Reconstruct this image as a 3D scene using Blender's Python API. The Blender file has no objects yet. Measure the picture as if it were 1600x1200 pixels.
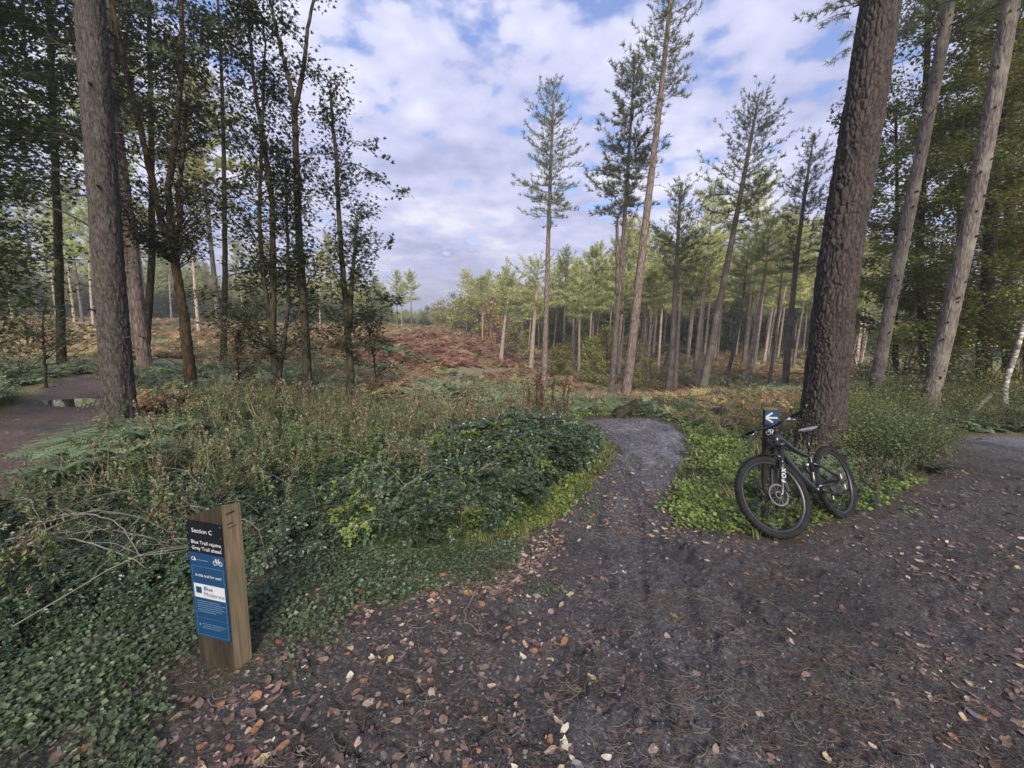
import bpy, math, random
import numpy as np
from mathutils import Vector, Matrix

random.seed(5)
sc = bpy.context.scene
COL = sc.collection

# ------------------------------------------------------------------ camera
EYE = 1.75
PITCH = math.radians(9.15)
ROLL = math.radians(1.8)
F = 640.0
cam_d = bpy.data.cameras.new('camera')
cam = bpy.data.objects.new('camera', cam_d)
COL.objects.link(cam)
cam_d.sensor_width = 36.0
cam_d.lens = 36.0 * F / 1600.0
cam_d.clip_start = 0.05
cam_d.clip_end = 6000
CM = Matrix.Rotation(math.radians(90) - PITCH, 3, 'X') @ Matrix.Rotation(ROLL, 3, 'Z')
cam.location = (0, 0, EYE)
cam.rotation_euler = CM.to_euler()
sc.camera = cam
CMn = np.array(CM)

# ------------------------------------------------------------------ light
SUN_AZ = math.radians(174)     # clockwise from +Y (the way the camera looks)
SUN_EL = math.radians(35)
SKY_STRENGTH = 0.11
sc.view_settings.view_transform = 'Standard'
sc.view_settings.look = 'None'
sc.view_settings.exposure = 0.62
sc.view_settings.gamma = 1.0
sc.view_settings.use_curve_mapping = False
sc.cycles.max_bounces = 6
sc.cycles.diffuse_bounces = 3
sc.cycles.glossy_bounces = 2
sc.cycles.transmission_bounces = 3
sc.cycles.transparent_max_bounces = 6
sc.cycles.use_adaptive_sampling = True
sc.cycles.adaptive_threshold = 0.02
sc.cycles.use_denoising = True

sun_d = bpy.data.lights.new('sun', 'SUN')
sun_d.energy = 4.3
sun_d.color = (1.0, 0.90, 0.74)
sun_d.angle = math.radians(26)
sun = bpy.data.objects.new('sun', sun_d)
COL.objects.link(sun)
sdir = Vector((math.sin(SUN_AZ) * math.cos(SUN_EL), math.cos(SUN_AZ) * math.cos(SUN_EL), math.sin(SUN_EL)))
sun.rotation_euler = sdir.to_track_quat('Z', 'Y').to_euler()

world = bpy.data.worlds.new('World')
sc.world = world
world.use_nodes = True


def build_world():
    nt = world.node_tree
    nt.nodes.clear()
    N, L = nt.nodes.new, nt.links.new

    def m(op, a, b=None, c=None):
        n = N('ShaderNodeMath'); n.operation = op
        for i, v in enumerate((a, b, c)):
            if v is None: continue
            if isinstance(v, (int, float)): n.inputs[i].default_value = v
            else: L(v, n.inputs[i])
        return n.outputs[0]

    def noise(vec, scale, detail, rough, dist=0.0):
        n = N('ShaderNodeTexNoise'); n.inputs['Scale'].default_value = scale
        n.inputs['Detail'].default_value = detail; n.inputs['Roughness'].default_value = rough
        n.inputs['Distortion'].default_value = dist
        L(vec, n.inputs['Vector']); return n.outputs['Fac']

    def ramp(fac, stops):
        r = N('ShaderNodeValToRGB'); L(fac, r.inputs[0])
        e = r.color_ramp.elements
        e[0].position, e[0].color = stops[0][0], (*stops[0][1], 1)
        e[1].position, e[1].color = stops[-1][0], (*stops[-1][1], 1)
        for p, c in stops[1:-1]:
            k = e.new(p); k.color = (*c, 1)
        return r.outputs[0]

    def mix(f, a, b):
        n = N('ShaderNodeMix'); n.data_type = 'RGBA'
        L(f, n.inputs[0]); L(a, n.inputs[6]); L(b, n.inputs[7]); return n.outputs[2]
    sky = N('ShaderNodeTexSky'); sky.sky_type = 'NISHITA'; sky.sun_disc = False
    sky.sun_elevation = SUN_EL; sky.sun_rotation = SUN_AZ
    sky.air_density = 1.3; sky.dust_density = 0.6; sky.ozone_density = 2.5
    tc = N('ShaderNodeTexCoord')
    sep = N('ShaderNodeSeparateXYZ'); L(tc.outputs['Generated'], sep.inputs[0])
    z = m('ADD', m('MAXIMUM', sep.outputs[2], 0.0), 0.16)
    comb = N('ShaderNodeCombineXYZ')
    L(m('DIVIDE', sep.outputs[0], z), comb.inputs[0]); L(m('DIVIDE', sep.outputs[1], z), comb.inputs[1])
    mp = N('ShaderNodeMapping'); mp.inputs['Rotation'].default_value = (0, 0, 0.5)
    mp.inputs['Location'].default_value = (3.3, 1.7, 0.4)
    L(comb.outputs[0], mp.inputs[0]); v = mp.outputs[0]
    big = noise(v, 0.9, 3, 0.5, 0.0)
    puf = noise(v, 6.5, 4, 0.5, 0.0)
    cov = m('ADD', m('MULTIPLY', big, 0.34), m('MULTIPLY', puf, 0.84))
    # cloud cover thickens towards the horizon
    cov = m('ADD', cov, m('MULTIPLY', m('SUBTRACT', 0.62, sep.outputs[2]), 0.22))
    mask = ramp(cov, [(0.50, (0, 0, 0)), (0.60, (1, 1, 1))])
    shade_n = m('ADD', m('MULTIPLY', noise(v, 1.3, 6, 0.5, 0.2), 0.6), m('MULTIPLY', puf, 0.4))
    # broken stratus: brighter rims, greyer bodies
    cl = ramp(shade_n, [(0.38, (0.31, 0.335, 0.50)), (0.47, (0.41, 0.43, 0.62)), (0.54, (0.50, 0.515, 0.68)), (0.64, (0.66, 0.66, 0.74))])
    s1 = N('ShaderNodeVectorMath'); s1.operation = 'SCALE'; s1.inputs[3].default_value = SKY_STRENGTH
    L(sky.outputs[0], s1.inputs[0])
    tint = N('ShaderNodeVectorMath'); tint.operation = 'MULTIPLY'; tint.inputs[1].default_value = (.8, .85, 1.15)
    L(s1.outputs[0], tint.inputs[0])
    # thin veil over the open blue
    veil = N('ShaderNodeMix'); veil.data_type = 'RGBA'; veil.inputs[0].default_value = 0.12
    L(tint.outputs[0], veil.inputs[6]); veil.inputs[7].default_value = (0.52, 0.60, 0.95, 1)
    col = mix(mask, veil.outputs[2], cl)
    bg = N('ShaderNodeBackground'); L(col, bg.inputs[0]); bg.inputs[1].default_value = 1.0
    out = N('ShaderNodeOutputWorld'); L(bg.outputs[0], out.inputs[0])


build_world()


def make_haze():  # volume added to brighten and pale the far trees
    me = bpy.data.meshes.new('haze'); s, lo, hi = 1000.0, -14.0, 42.0
    V = [(x, y, z) for x in (-s, s) for y in (-s, s) for z in (lo, hi)]
    me.from_pydata(V, [], [(0, 1, 3, 2), (4, 6, 7, 5), (0, 4, 5, 1), (2, 3, 7, 6), (0, 2, 6, 4), (1, 5, 7, 3)])
    o = bpy.data.objects.new('haze', me); COL.objects.link(o)
    mt = bpy.data.materials.new('thin_haze'); mt.use_nodes = True; nt = mt.node_tree; nt.nodes.clear()
    out = nt.nodes.new('ShaderNodeOutputMaterial'); v = nt.nodes.new('ShaderNodeVolumePrincipled')
    v.inputs['Color'].default_value = (.93, .95, 1, 1); v.inputs['Density'].default_value = HAZE; v.inputs['Anisotropy'].default_value = .3
    nt.links.new(v.outputs[0], out.inputs['Volume']); me.materials.append(mt)
    o['kind'] = 'stuff'; o['label'] = 'added thin haze that lightens the distant trees'; o['category'] = 'haze'


HAZE = .0017
make_haze()

# ------------------------------------------------------------------ noise
def _hash(ix, iy, iz, seed):
    h = (ix.astype(np.int64) * 374761393 + iy.astype(np.int64) * 668265263 + iz.astype(np.int64) * 2147483647 + seed * 1274126177) & 0xffffffff
    h = ((h ^ (h >> 13)) * 1274126177) & 0xffffffff
    h = (h ^ (h >> 16)) & 0xffffffff
    h = (h * 2246822519) & 0xffffffff
    return ((h ^ (h >> 15)) & 0xffffff) / float(0xffffff)


def vnoise(x, y, seed=0):
    x = np.asarray(x, float); y = np.asarray(y, float)
    ix, iy = np.floor(x), np.floor(y)
    fx, fy = x - ix, y - iy
    fx = fx * fx * (3 - 2 * fx); fy = fy * fy * (3 - 2 * fy)
    o = np.zeros_like(ix)
    a = _hash(ix, iy, o, seed); b = _hash(ix + 1, iy, o, seed)
    c = _hash(ix, iy + 1, o, seed); d = _hash(ix + 1, iy + 1, o, seed)
    return (a + (b - a) * fx) * (1 - fy) + (c + (d - c) * fx) * fy


def fbm(x, y, octs=4, seed=0, gain=0.5):
    s = 0; a = 1.0; t = 0
    for i in range(octs):
        s = s + a * vnoise(x * 2 ** i + 17.3 * i, y * 2 ** i - 9.1 * i, seed + i)
        t += a; a *= gain
    return s / t


def worley3(x, y, z, seed=0):
    ix, iy, iz = np.floor(x), np.floor(y), np.floor(z)
    f1 = np.full(x.shape, 9.0); f2 = np.full(x.shape, 9.0); cid = np.zeros(x.shape)
    for a in (-1, 0, 1):
        for b in (-1, 0, 1):
            for c in (-1, 0, 1):
                jx, jy, jz = ix + a, iy + b, iz + c
                dx = jx + _hash(jx, jy, jz, seed) - x
                dy = jy + _hash(jx, jy, jz, seed + 7) - y
                dz = jz + _hash(jx, jy, jz, seed + 13) - z
                d = np.sqrt(dx * dx + dy * dy + dz * dz)
                n = d < f1
                f2 = np.where(n, f1, np.minimum(f2, d))
                cid = np.where(n, _hash(jx, jy, jz, seed + 21), cid)
                f1 = np.where(n, d, f1)
    return f1, f2, cid


def sstep(a, b, t):
    t = np.clip((np.asarray(t, float) - a) / (b - a), 0, 1)
    return t * t * (3 - 2 * t)


# ------------------------------------------------------------------ terrain and rays
FIX = []
def H(x, y):
    x = np.asarray(x, float); y = np.asarray(y, float)
    z = -0.20 * sstep(1.5, 4.5, y) * sstep(-4, 0, x) - 0.10 * sstep(5, 9, y)
    yy = y - 0.35 * np.maximum(0, x - 3)
    z = z - sstep(8.5, 21, yy) * sstep(-10, 1, x) * 2.1
    z = z - 0.4 * sstep(12, 40, y) * (1 - sstep(-14, -4, x))
    # low heathery knoll left of the middle
    z = z + 0.55 * np.exp(-(((x + 6.5) / 4.5) ** 2 + ((y - 27) / 7.0) ** 2))
    far = np.hypot(x, y)
    z = z + 0.9 * sstep(12, 45, far) * (fbm(x / 9, y / 9, 3, 3) - 0.5)
    z = z + 0.10 * (fbm(x / 1.7, y / 1.7, 3, 9) - 0.5) * sstep(1, 6, far)
    z = z + 9.0 * sstep(160, 420, far) * fbm(x / 160, y / 160, 2, 12) 
    z = z + 0.55 * sstep(6, 12, x - 0.2 * y) * sstep(5.5, 9, y)
    for cx, cy, dz in FIX: z = z + dz * np.exp(-((x - cx) ** 2 + (y - cy) ** 2) / .32)
    return z


def ray(px, py):
    return CMn @ np.array([(px - 800) / F, -(py - 600) / F, -1.0])


def at_y(px, py, Y):
    d = ray(px, py)
    return np.array([0, 0, EYE]) + d * (Y / d[1])


def ground(px, py):
    """where the line of sight through a pixel meets the terrain"""
    d = ray(px, py); d = d / np.linalg.norm(d)
    t = np.geomspace(0.5, 1500, 5000)
    X, Y, Z = d[0] * t, d[1] * t, EYE + d[2] * t
    below = Z < H(X, Y)
    k = int(np.argmax(below)) if below.any() else len(t) - 1
    return np.array([X[k], Y[k], float(H(X[k], Y[k]))])


# level the ground under the bicycle's two tyres
_c = ((3.52, 3.97, -.195), (2.50, 3.44, -.135))
_e = np.exp(-((_c[0][0] - _c[1][0]) ** 2 + (_c[0][1] - _c[1][1]) ** 2) / .32)
_r = np.linalg.solve([[1, _e], [_e, 1]], [c[2] - float(H(c[0], c[1])) for c in _c])
FIX = [(_c[i][0], _c[i][1], _r[i]) for i in (0, 1)]


def proj(p):
    v = CMn.T @ (np.asarray(p, float) - np.array([0, 0, EYE]))
    return 800 + F * v[0] / -v[2], 600 - F * v[1] / -v[2]


# ------------------------------------------------------------------ objects
def tag(o, label=None, cat=None, group=None, kind=None):
    if label: o['label'] = label
    if cat: o['category'] = cat
    if group: o['group'] = group
    if kind: o['kind'] = kind
    return o


def empty(name, loc=(0, 0, 0), rz=0.0, **k):
    o = bpy.data.objects.new(name, None)
    COL.objects.link(o)
    o.location = [float(c) for c in loc]; o.rotation_euler = (0, 0, rz)
    o.empty_display_size = 0.2
    return tag(o, **k)


def copy_tree(o, parent=None):
    c = o.copy(); COL.objects.link(c)
    if parent: c.parent = parent
    for ch in KIDS.get(o.name, []):
        copy_kid(ch, c)
    return c


KIDS = {}


def copy_kid(ch, parent):
    d = ch.copy(); COL.objects.link(d); d.parent = parent
    for g in KIDS.get(ch.name, []):
        copy_kid(g, d)
    return d


def link(name, me, parent=None, coll=None):
    o = bpy.data.objects.new(name, me)
    (coll or COL).objects.link(o)
    if parent is not None:
        o.parent = parent
        KIDS.setdefault(parent.name, []).append(o)
    return o


class MB:
    """collects geometry and links it as one mesh object"""
    def __init__(s):
        s.v = []; s.f = []; s.m = []; s.n = 0; s.a = []

    def add(s, V, Fc, m=0, attr=None):
        V = np.asarray(V, float).reshape(-1, 3)
        Fc = np.asarray(Fc, np.int64)
        if len(V) == 0 or len(Fc) == 0: return
        s.f.append(Fc + s.n); s.m.append(m); s.v.append(V); s.n += len(V)
        s.a.append(np.zeros(len(V)) if attr is None else np.asarray(attr, float))

    def tube(s, P, R, n=6, m=0, cap=True):
        P = np.asarray(P, float); k = len(P)
        R = np.broadcast_to(np.asarray(R, float), (k,))
        T = np.gradient(P, axis=0)
        T /= np.linalg.norm(T, axis=1)[:, None] + 1e-12
        ref = np.array([0, 0, 1.0]) if abs(T[0][2]) < 0.9 else np.array([1.0, 0, 0])
        A = np.cross(T, ref); A /= np.linalg.norm(A, axis=1)[:, None] + 1e-12
        B = np.cross(T, A)
        th = np.linspace(0, 2 * np.pi, n, endpoint=False)
        V = P[:, None] + R[:, None, None] * (np.cos(th)[None, :, None] * A[:, None] + np.sin(th)[None, :, None] * B[:, None])
        i = np.arange(k - 1)[:, None] * n; j = np.arange(n)[None]; j2 = (j + 1) % n
        q = np.stack([i + j, i + j2, i + n + j2, i + n + j], -1).reshape(-1, 4)
        s.add(V, q, m)
        if cap and n >= 3:
            c = np.stack([np.zeros(n - 2, int), np.arange(2, n), np.arange(1, n - 1)], -1)
            s.f.append(c + s.n - n * k); s.m.append(m)
            s.f.append(c[:, ::-1] + s.n - n); s.m.append(m)

    def box(s, lo, hi, m=0, M=None):
        lo = np.array(lo, float); hi = np.array(hi, float)
        V = np.array([[x, y, z] for x in (0, 1) for y in (0, 1) for z in (0, 1)], float) * (hi - lo) + lo
        if M is not None:
            V = V @ np.array(M)[:3, :3].T + np.array(M)[:3, 3]
        s.add(V, [[0, 1, 3, 2], [4, 6, 7, 5], [0, 4, 5, 1], [2, 3, 7, 6], [0, 2, 6, 4], [1, 5, 7, 3]], m)

    def build(s, name, mats, parent=None, smooth=False, coll=None, attr=None):
        me = s.mesh(name, mats, smooth, attr)
        return link(name, me, parent, coll)

    def mesh(s, name, mats, smooth=False, attr=None):
        me = bpy.data.meshes.new(name)
        V = np.concatenate(s.v).astype(np.float32)
        me.vertices.add(len(V)); me.vertices.foreach_set('co', V.ravel())
        tot = [np.full(len(f), f.shape[1], np.int32) for f in s.f]
        mi = np.concatenate([np.full(len(f), m, np.int32) for f, m in zip(s.f, s.m)])
        tot = np.concatenate(tot)
        idx = np.concatenate([f.ravel() for f in s.f]).astype(np.int32)
        st = np.concatenate([[0], np.cumsum(tot)[:-1]]).astype(np.int32)
        me.loops.add(len(idx)); me.loops.foreach_set('vertex_index', idx)
        me.polygons.add(len(tot)); me.polygons.foreach_set('loop_start', st); me.polygons.foreach_set('loop_total', tot)
        me.polygons.foreach_set('material_index', mi)
        me.polygons.foreach_set('use_smooth', np.full(len(tot), smooth))
        if not isinstance(mats, (list, tuple)): mats = [mats]
        for mt in mats: me.materials.append(mt)
        if attr:
            at = me.attributes.new(attr, 'FLOAT', 'POINT'); at.data.foreach_set('value', np.concatenate(s.a).astype(np.float32))
        me.update(calc_edges=True)
        return me


def unit(v):
    v = np.asarray(v, float)
    return v / (np.linalg.norm(v, axis=-1, keepdims=True) + 1e-12)


def frames(d, n):
    """rotation matrices whose columns are side, tip direction, normal"""
    d = unit(d); s = unit(np.cross(d, n)); n2 = np.cross(s, d)
    return np.stack([s, d, n2], -1)


def stamp(mb, TV, TF, pos, R, scale, m=0):
    pos = np.asarray(pos, float); N = len(pos)
    if N == 0: return
    TV = np.asarray(TV, float); TF = np.asarray(TF)
    sc_ = np.broadcast_to(np.asarray(scale, float).reshape(-1, 1) if np.ndim(scale) < 2 else scale, (N, 3)) if np.ndim(scale) else np.full((N, 3), scale)
    loc = TV[None] * sc_[:, None, :]
    V = np.einsum('nij,nkj->nki', R, loc) + pos[:, None]
    Fc = TF[None] + (np.arange(N) * len(TV))[:, None, None]
    mb.add(V.reshape(-1, 3), Fc.reshape(-1, TF.shape[1]), m)


# leaf outlines: x side, y along, z normal
LEAF_V = np.array([[0, 0, 0], [-.30, .45, .07], [.30, .45, .07], [0, .5, -.02], [0, 1, -.06]])
LEAF_F = np.array([[0, 2, 3], [3, 2, 4], [0, 3, 1], [3, 4, 1]])
# five-lobed (sycamore) leaf
def lobed():
    ang = np.radians([-160, -115, -95, -60, -38, -12, 0, 12, 38, 60, 95, 115, 160])
    rad = np.array([.18, .46, .25, .55, .28, .48, .62, .48, .28, .55, .25, .46, .18])
    V = [[0, .4, -.03]]
    for a, r in zip(ang, rad): V.append([math.sin(a) * r, .4 + math.cos(a) * r, .05 * abs(math.sin(a))])
    Fs = [[0, i, i + 1] for i in range(1, 13)]
    return np.array(V)[:, :] * [1, 1, 1], np.array(Fs)[:, ::-1]
LOBE_V, LOBE_F = lobed()

# ------------------------------------------------------------------ materials
def nodes(name):
    mt = bpy.data.materials.new(name); mt.use_nodes = True
    nt = mt.node_tree; nt.nodes.clear()
    out = nt.nodes.new('ShaderNodeOutputMaterial')
    return mt, nt, out


def rgb(c): return (c[0], c[1], c[2], 1)


def plain(name, c, rough=0.6, metal=0.0, vary=0.12, scale=30.0, bump=0.0, spec=0.5, coat=0.0):
    mt, nt, out = nodes(name); N, L = nt.nodes.new, nt.links.new
    b = N('ShaderNodeBsdfPrincipled'); b.inputs['Roughness'].default_value = rough; b.inputs['Metallic'].default_value = metal
    b.inputs['Specular IOR Level'].default_value = spec; b.inputs['Coat Weight'].default_value = coat
    tc = N('ShaderNodeTexCoord'); no = N('ShaderNodeTexNoise'); no.inputs['Scale'].default_value = scale; no.inputs['Detail'].default_value = 5
    L(tc.outputs['Object'], no.inputs['Vector'])
    r = N('ShaderNodeValToRGB'); L(no.outputs['Fac'], r.inputs[0])
    r.color_ramp.elements[0].position = .3; r.color_ramp.elements[1].position = .7
    r.color_ramp.elements[0].color = rgb([x * (1 - vary) for x in c]); r.color_ramp.elements[1].color = rgb([min(1, x * (1 + vary)) for x in c])
    L(r.outputs[0], b.inputs['Base Color'])
    if bump:
        bp = N('ShaderNodeBump'); bp.inputs['Strength'].default_value = bump; bp.inputs['Distance'].default_value = .01
        L(no.outputs['Fac'], bp.inputs['Height']); L(bp.outputs[0], b.inputs['Normal'])
    L(b.outputs[0], out.inputs[0])
    return mt


def foliage(name, cols, transl=0.3, rough=0.55, spec=0.35):
    """leaf colour picked leaf by leaf from a short palette"""
    mt, nt, out = nodes(name); N, L = nt.nodes.new, nt.links.new
    g = N('ShaderNodeNewGeometry'); oi = N('ShaderNodeObjectInfo')
    r = N('ShaderNodeValToRGB'); L(g.outputs['Random Per Island'], r.inputs[0])
    e = r.color_ramp.elements; k = len(cols)
    e[0].position = 0; e[0].color = rgb(cols[0]); e[1].position = 1; e[1].color = rgb(cols[-1])
    for i in range(1, k - 1):
        x = e.new(i / (k - 1)); x.color = rgb(cols[i])
    h = N('ShaderNodeHueSaturation')
    ma = N('ShaderNodeMapRange'); ma.inputs['To Min'].default_value = .72; ma.inputs['To Max'].default_value = 1.3
    L(oi.outputs['Random'], ma.inputs[0]); L(ma.outputs[0], h.inputs['Value'])
    mh = N('ShaderNodeMath'); mh.operation = 'MULTIPLY_ADD'; mh.inputs[1].default_value = 7.31; mh.inputs[2].default_value = 0
    L(oi.outputs['Random'], mh.inputs[0])
    fr = N('ShaderNodeMath'); fr.operation = 'FRACT'; L(mh.outputs[0], fr.inputs[0])
    mr = N('ShaderNodeMapRange'); mr.inputs['To Min'].default_value = .482; mr.inputs['To Max'].default_value = .515
    L(fr.outputs[0], mr.inputs[0]); L(mr.outputs[0], h.inputs['Hue'])
    L(r.outputs[0], h.inputs['Color'])
    b = N('ShaderNodeBsdfPrincipled'); b.inputs['Roughness'].default_value = rough; b.inputs['Specular IOR Level'].default_value = spec
    L(h.outputs[0], b.inputs['Base Color'])
    if transl > 0:
        t = N('ShaderNodeBsdfTranslucent'); L(h.outputs[0], t.inputs[0])
        mx = N('ShaderNodeMixShader'); mx.inputs[0].default_value = transl
        L(b.outputs[0], mx.inputs[1]); L(t.outputs[0], mx.inputs[2]); L(mx.outputs[0], out.inputs[0])
    else:
        L(b.outputs[0], out.inputs[0])
    return mt


def bark(name, dark, light, sx=26.0, sz=7.0, bump=1.0, lichen=None, attr=None, crack=(.30, .26, .24)):
    mt, nt, out = nodes(name); N, L = nt.nodes.new, nt.links.new
    b = N('ShaderNodeBsdfPrincipled'); b.inputs['Roughness'].default_value = .85; b.inputs['Specular IOR Level'].default_value = .25
    tc = N('ShaderNodeTexCoord'); mp = N('ShaderNodeMapping'); mp.inputs['Scale'].default_value = (sx, sx, sz)
    L(tc.outputs['Object'], mp.inputs[0])
    no = N('ShaderNodeTexNoise'); no.inputs['Scale'].default_value = 1.0; no.inputs['Detail'].default_value = 6; no.inputs['Distortion'].default_value = .6
    L(mp.outputs[0], no.inputs['Vector'])
    vo = N('ShaderNodeTexVoronoi'); vo.feature = 'DISTANCE_TO_EDGE'; vo.inputs['Scale'].default_value = .55
    L(mp.outputs[0], vo.inputs['Vector'])
    r = N('ShaderNodeValToRGB'); e = r.color_ramp.elements
    e[0].position = .32; e[0].color = rgb(dark); e[1].position = .68; e[1].color = rgb(light)
    L(no.outputs['Fac'], r.inputs[0])
    mulc = N('ShaderNodeMix'); mulc.data_type = 'RGBA'; mulc.blend_type = 'MULTIPLY'; mulc.inputs[0].default_value = 1
    rr = N('ShaderNodeValToRGB'); rr.color_ramp.elements[0].position = 0.0; rr.color_ramp.elements[1].position = .22
    rr.color_ramp.elements[0].color = (*crack, 1)
    if attr:
        at = N('ShaderNodeAttribute'); at.attribute_name = attr; L(at.outputs['Fac'], rr.inputs[0])
        rr.color_ramp.elements[1].position = .8
    else:
        L(vo.outputs['Distance'], rr.inputs[0])
    L(r.outputs[0], mulc.inputs[6]); L(rr.outputs[0], mulc.inputs[7])
    last = mulc.outputs[2]
    if lichen:
        n2 = N('ShaderNodeTexNoise'); n2.inputs['Scale'].default_value = 2.3; n2.inputs['Detail'].default_value = 5
        L(tc.outputs['Object'], n2.inputs['Vector'])
        r2 = N('ShaderNodeValToRGB'); r2.color_ramp.elements[0].position = .48; r2.color_ramp.elements[1].position = .68
        L(n2.outputs['Fac'], r2.inputs[0])
        mx = N('ShaderNodeMix'); mx.data_type = 'RGBA'; L(r2.outputs[0], mx.inputs[0]); L(last, mx.inputs[6]); mx.inputs[7].default_value = rgb(lichen)
        last = mx.outputs[2]
    L(last, b.inputs['Base Color'])
    hm = N('ShaderNodeMath'); hm.operation = 'MULTIPLY_ADD'; hm.inputs[1].default_value = .5
    L(no.outputs['Fac'], hm.inputs[0]); L(rr.outputs[0], hm.inputs[2])
    bp = N('ShaderNodeBump'); bp.inputs['Strength'].default_value = bump; bp.inputs['Distance'].default_value = .012
    L(hm.outputs[0], bp.inputs['Height']); L(bp.outputs[0], b.inputs['Normal'])
    L(b.outputs[0], out.inputs[0])
    return mt


M = {}
M['bark_big'] = bark('pine_bark_rough', (.030, .024, .023), (.085, .070, .067), 55, 22, .7, attr='plate')
M['bark_left'] = bark('pine_bark_grey', (.038, .033, .030), (.105, .092, .084), 55, 22, .7, attr='plate')
M['bark_pale'] = bark('pine_bark_pale', (.085, .070, .064), (.20, .170, .160), 34, 7, .9, (.20, .19, .15), crack=(.62, .58, .55))
M['bark_mid'] = bark('pine_bark_mid', (.13, .10, .09), (.27, .22, .20), 26, 6, .9, crack=(.5, .46, .43))
M['bark_sun'] = bark('pinkish_bark_sunlit', (.30, .235, .195), (.50, .41, .35), 20, 5, .7, crack=(.6, .56, .53))  # pinkish bark, with sunlight on the far trunks lifted into its colour
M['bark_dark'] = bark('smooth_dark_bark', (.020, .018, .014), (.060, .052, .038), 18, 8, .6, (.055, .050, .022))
M['bark_rust'] = bark('rusty_algae_bark', (.030, .022, .014), (.085, .055, .030), 18, 8, .6, (.060, .042, .018))
M['birch'] = bark('birch_bark', (.25, .24, .22), (.62, .60, .56), 8, 22, .4)
M['twig'] = plain('dead_twig', (.15, .125, .10), .85, vary=.3, scale=9)
M['twig_dark'] = plain('dark_twig', (.030, .024, .018), .8, vary=.3, scale=9)
M['twig_grey'] = plain('grey_dry_stem', (.17, .155, .13), .85, vary=.25, scale=9)
M['stem_brown'] = plain('brown_dry_stem', (.085, .050, .032), .85, vary=.35, scale=9)
M['stem_green'] = plain('green_stem', (.07, .10, .03), .7, vary=.3, scale=9)

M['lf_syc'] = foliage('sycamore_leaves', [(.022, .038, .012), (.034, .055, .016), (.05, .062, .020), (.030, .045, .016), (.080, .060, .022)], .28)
M['lf_syc_dead'] = foliage('sycamore_leaves_turning', [(.10, .07, .045), (.14, .09, .05), (.07, .07, .03), (.05, .065, .025)], .3)
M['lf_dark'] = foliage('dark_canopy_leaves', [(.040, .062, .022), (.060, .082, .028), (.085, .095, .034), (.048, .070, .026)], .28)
M['lf_beech'] = foliage('beech_leaves', [(.12, .165, .05), (.17, .215, .06), (.24, .25, .07), (.12, .15, .05), (.34, .27, .08)], .5)
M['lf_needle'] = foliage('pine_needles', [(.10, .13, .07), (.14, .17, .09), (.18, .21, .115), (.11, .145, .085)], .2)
M['lf_needle_far'] = foliage('pine_needles_sunlit', [(.27, .30, .12), (.35, .38, .15), (.43, .45, .20), (.31, .34, .14)], .2)  # paler copy of the needles, sunlight worked into the colour
M['lf_oak'] = foliage('yellowing_broad_leaves', [(.25, .27, .08), (.33, .34, .10), (.40, .36, .12), (.21, .24, .08)], .3)
M['lf_orange'] = foliage('rust_orange_leaves', [(.34, .20, .08), (.42, .25, .10), (.28, .20, .09)], .3)
M['lf_holly'] = foliage('dark_evergreen_leaves', [(.040, .065, .030), (.060, .085, .035), (.085, .11, .045)], .15)
M['lf_bramble'] = foliage('bramble_leaves', [(.018, .038, .017), (.038, .066, .032), (.070, .100, .055), (.024, .046, .022), (.105, .130, .080)], .22, .36, .6)
M['lf_low'] = foliage('creeping_leaves', [(.042, .066, .034), (.066, .096, .048), (.095, .128, .066), (.048, .070, .036)], .22, .45, .5)
M['lf_bright'] = foliage('bright_green_leaves', [(.105, .155, .038), (.145, .205, .05), (.19, .25, .07), (.11, .145, .045)], .3)
M['lf_nettle'] = foliage('weed_leaves', [(.085, .125, .055), (.125, .165, .075), (.17, .20, .10), (.19, .185, .11)], .3)
M['lf_dead'] = foliage('withered_weed_leaves', [(.13, .115, .065), (.19, .165, .10), (.10, .085, .055), (.24, .21, .13)], .2)
M['grass'] = foliage('grass_blades', [(.09, .145, .03), (.14, .19, .05), (.20, .21, .075), (.26, .22, .12)], .3)
M['straw'] = foliage('straw_blades', [(.28, .22, .13), (.36, .29, .17), (.22, .19, .09)], .25)
M['fern_g'] = foliage('bracken_bluegreen', [(.17, .24, .15), (.23, .30, .18), (.17, .23, .10)], .3)
M['fern_d'] = foliage('fern_shade_green', [(.12, .19, .11), (.17, .25, .15), (.14, .20, .09)], .3)
M['fern_y'] = foliage('bracken_ochre', [(.40, .30, .13), (.48, .38, .19), (.32, .30, .13)], .3)
M['fern_o'] = foliage('bracken_rust', [(.34, .20, .11), (.40, .26, .15), (.27, .18, .11)], .3)
M['fern_r'] = foliage('bracken_wine', [(.30, .15, .105), (.38, .20, .14), (.27, .16, .10)], .3)
M['litter'] = [plain('dead_leaf_' + n, c, .55, vary=.3, scale=60, spec=.5) for n, c in (
    ('brown', (.115, .074, .060)), ('pink_brown', (.175, .118, .098)), ('pale_tan', (.30, .225, .175)), ('yellow', (.34, .27, .15)),
    ('rust', (.22, .105, .055)), ('dark', (.070, .045, .042)), ('grey', (.12, .11, .12)), ('cream', (.42, .38, .30)))]
M['dock'] = foliage('rust_brown_seed_heads', [(.10, .050, .030), (.075, .036, .024), (.13, .072, .040)], .1, .8)
M['pebble'] = plain('grey_pebble', (.13, .13, .145), .6, vary=.5, scale=3)
M['stone'] = plain('wet_stone', (.055, .055, .062), .5, vary=.5, scale=9, bump=.4)

# ------------------------------------------------------------------ ground plan
def world_poly(px, before=(), after=()):
    return np.array(list(before) + [ground(a, b)[:2] for a, b in px] + list(after))


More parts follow.
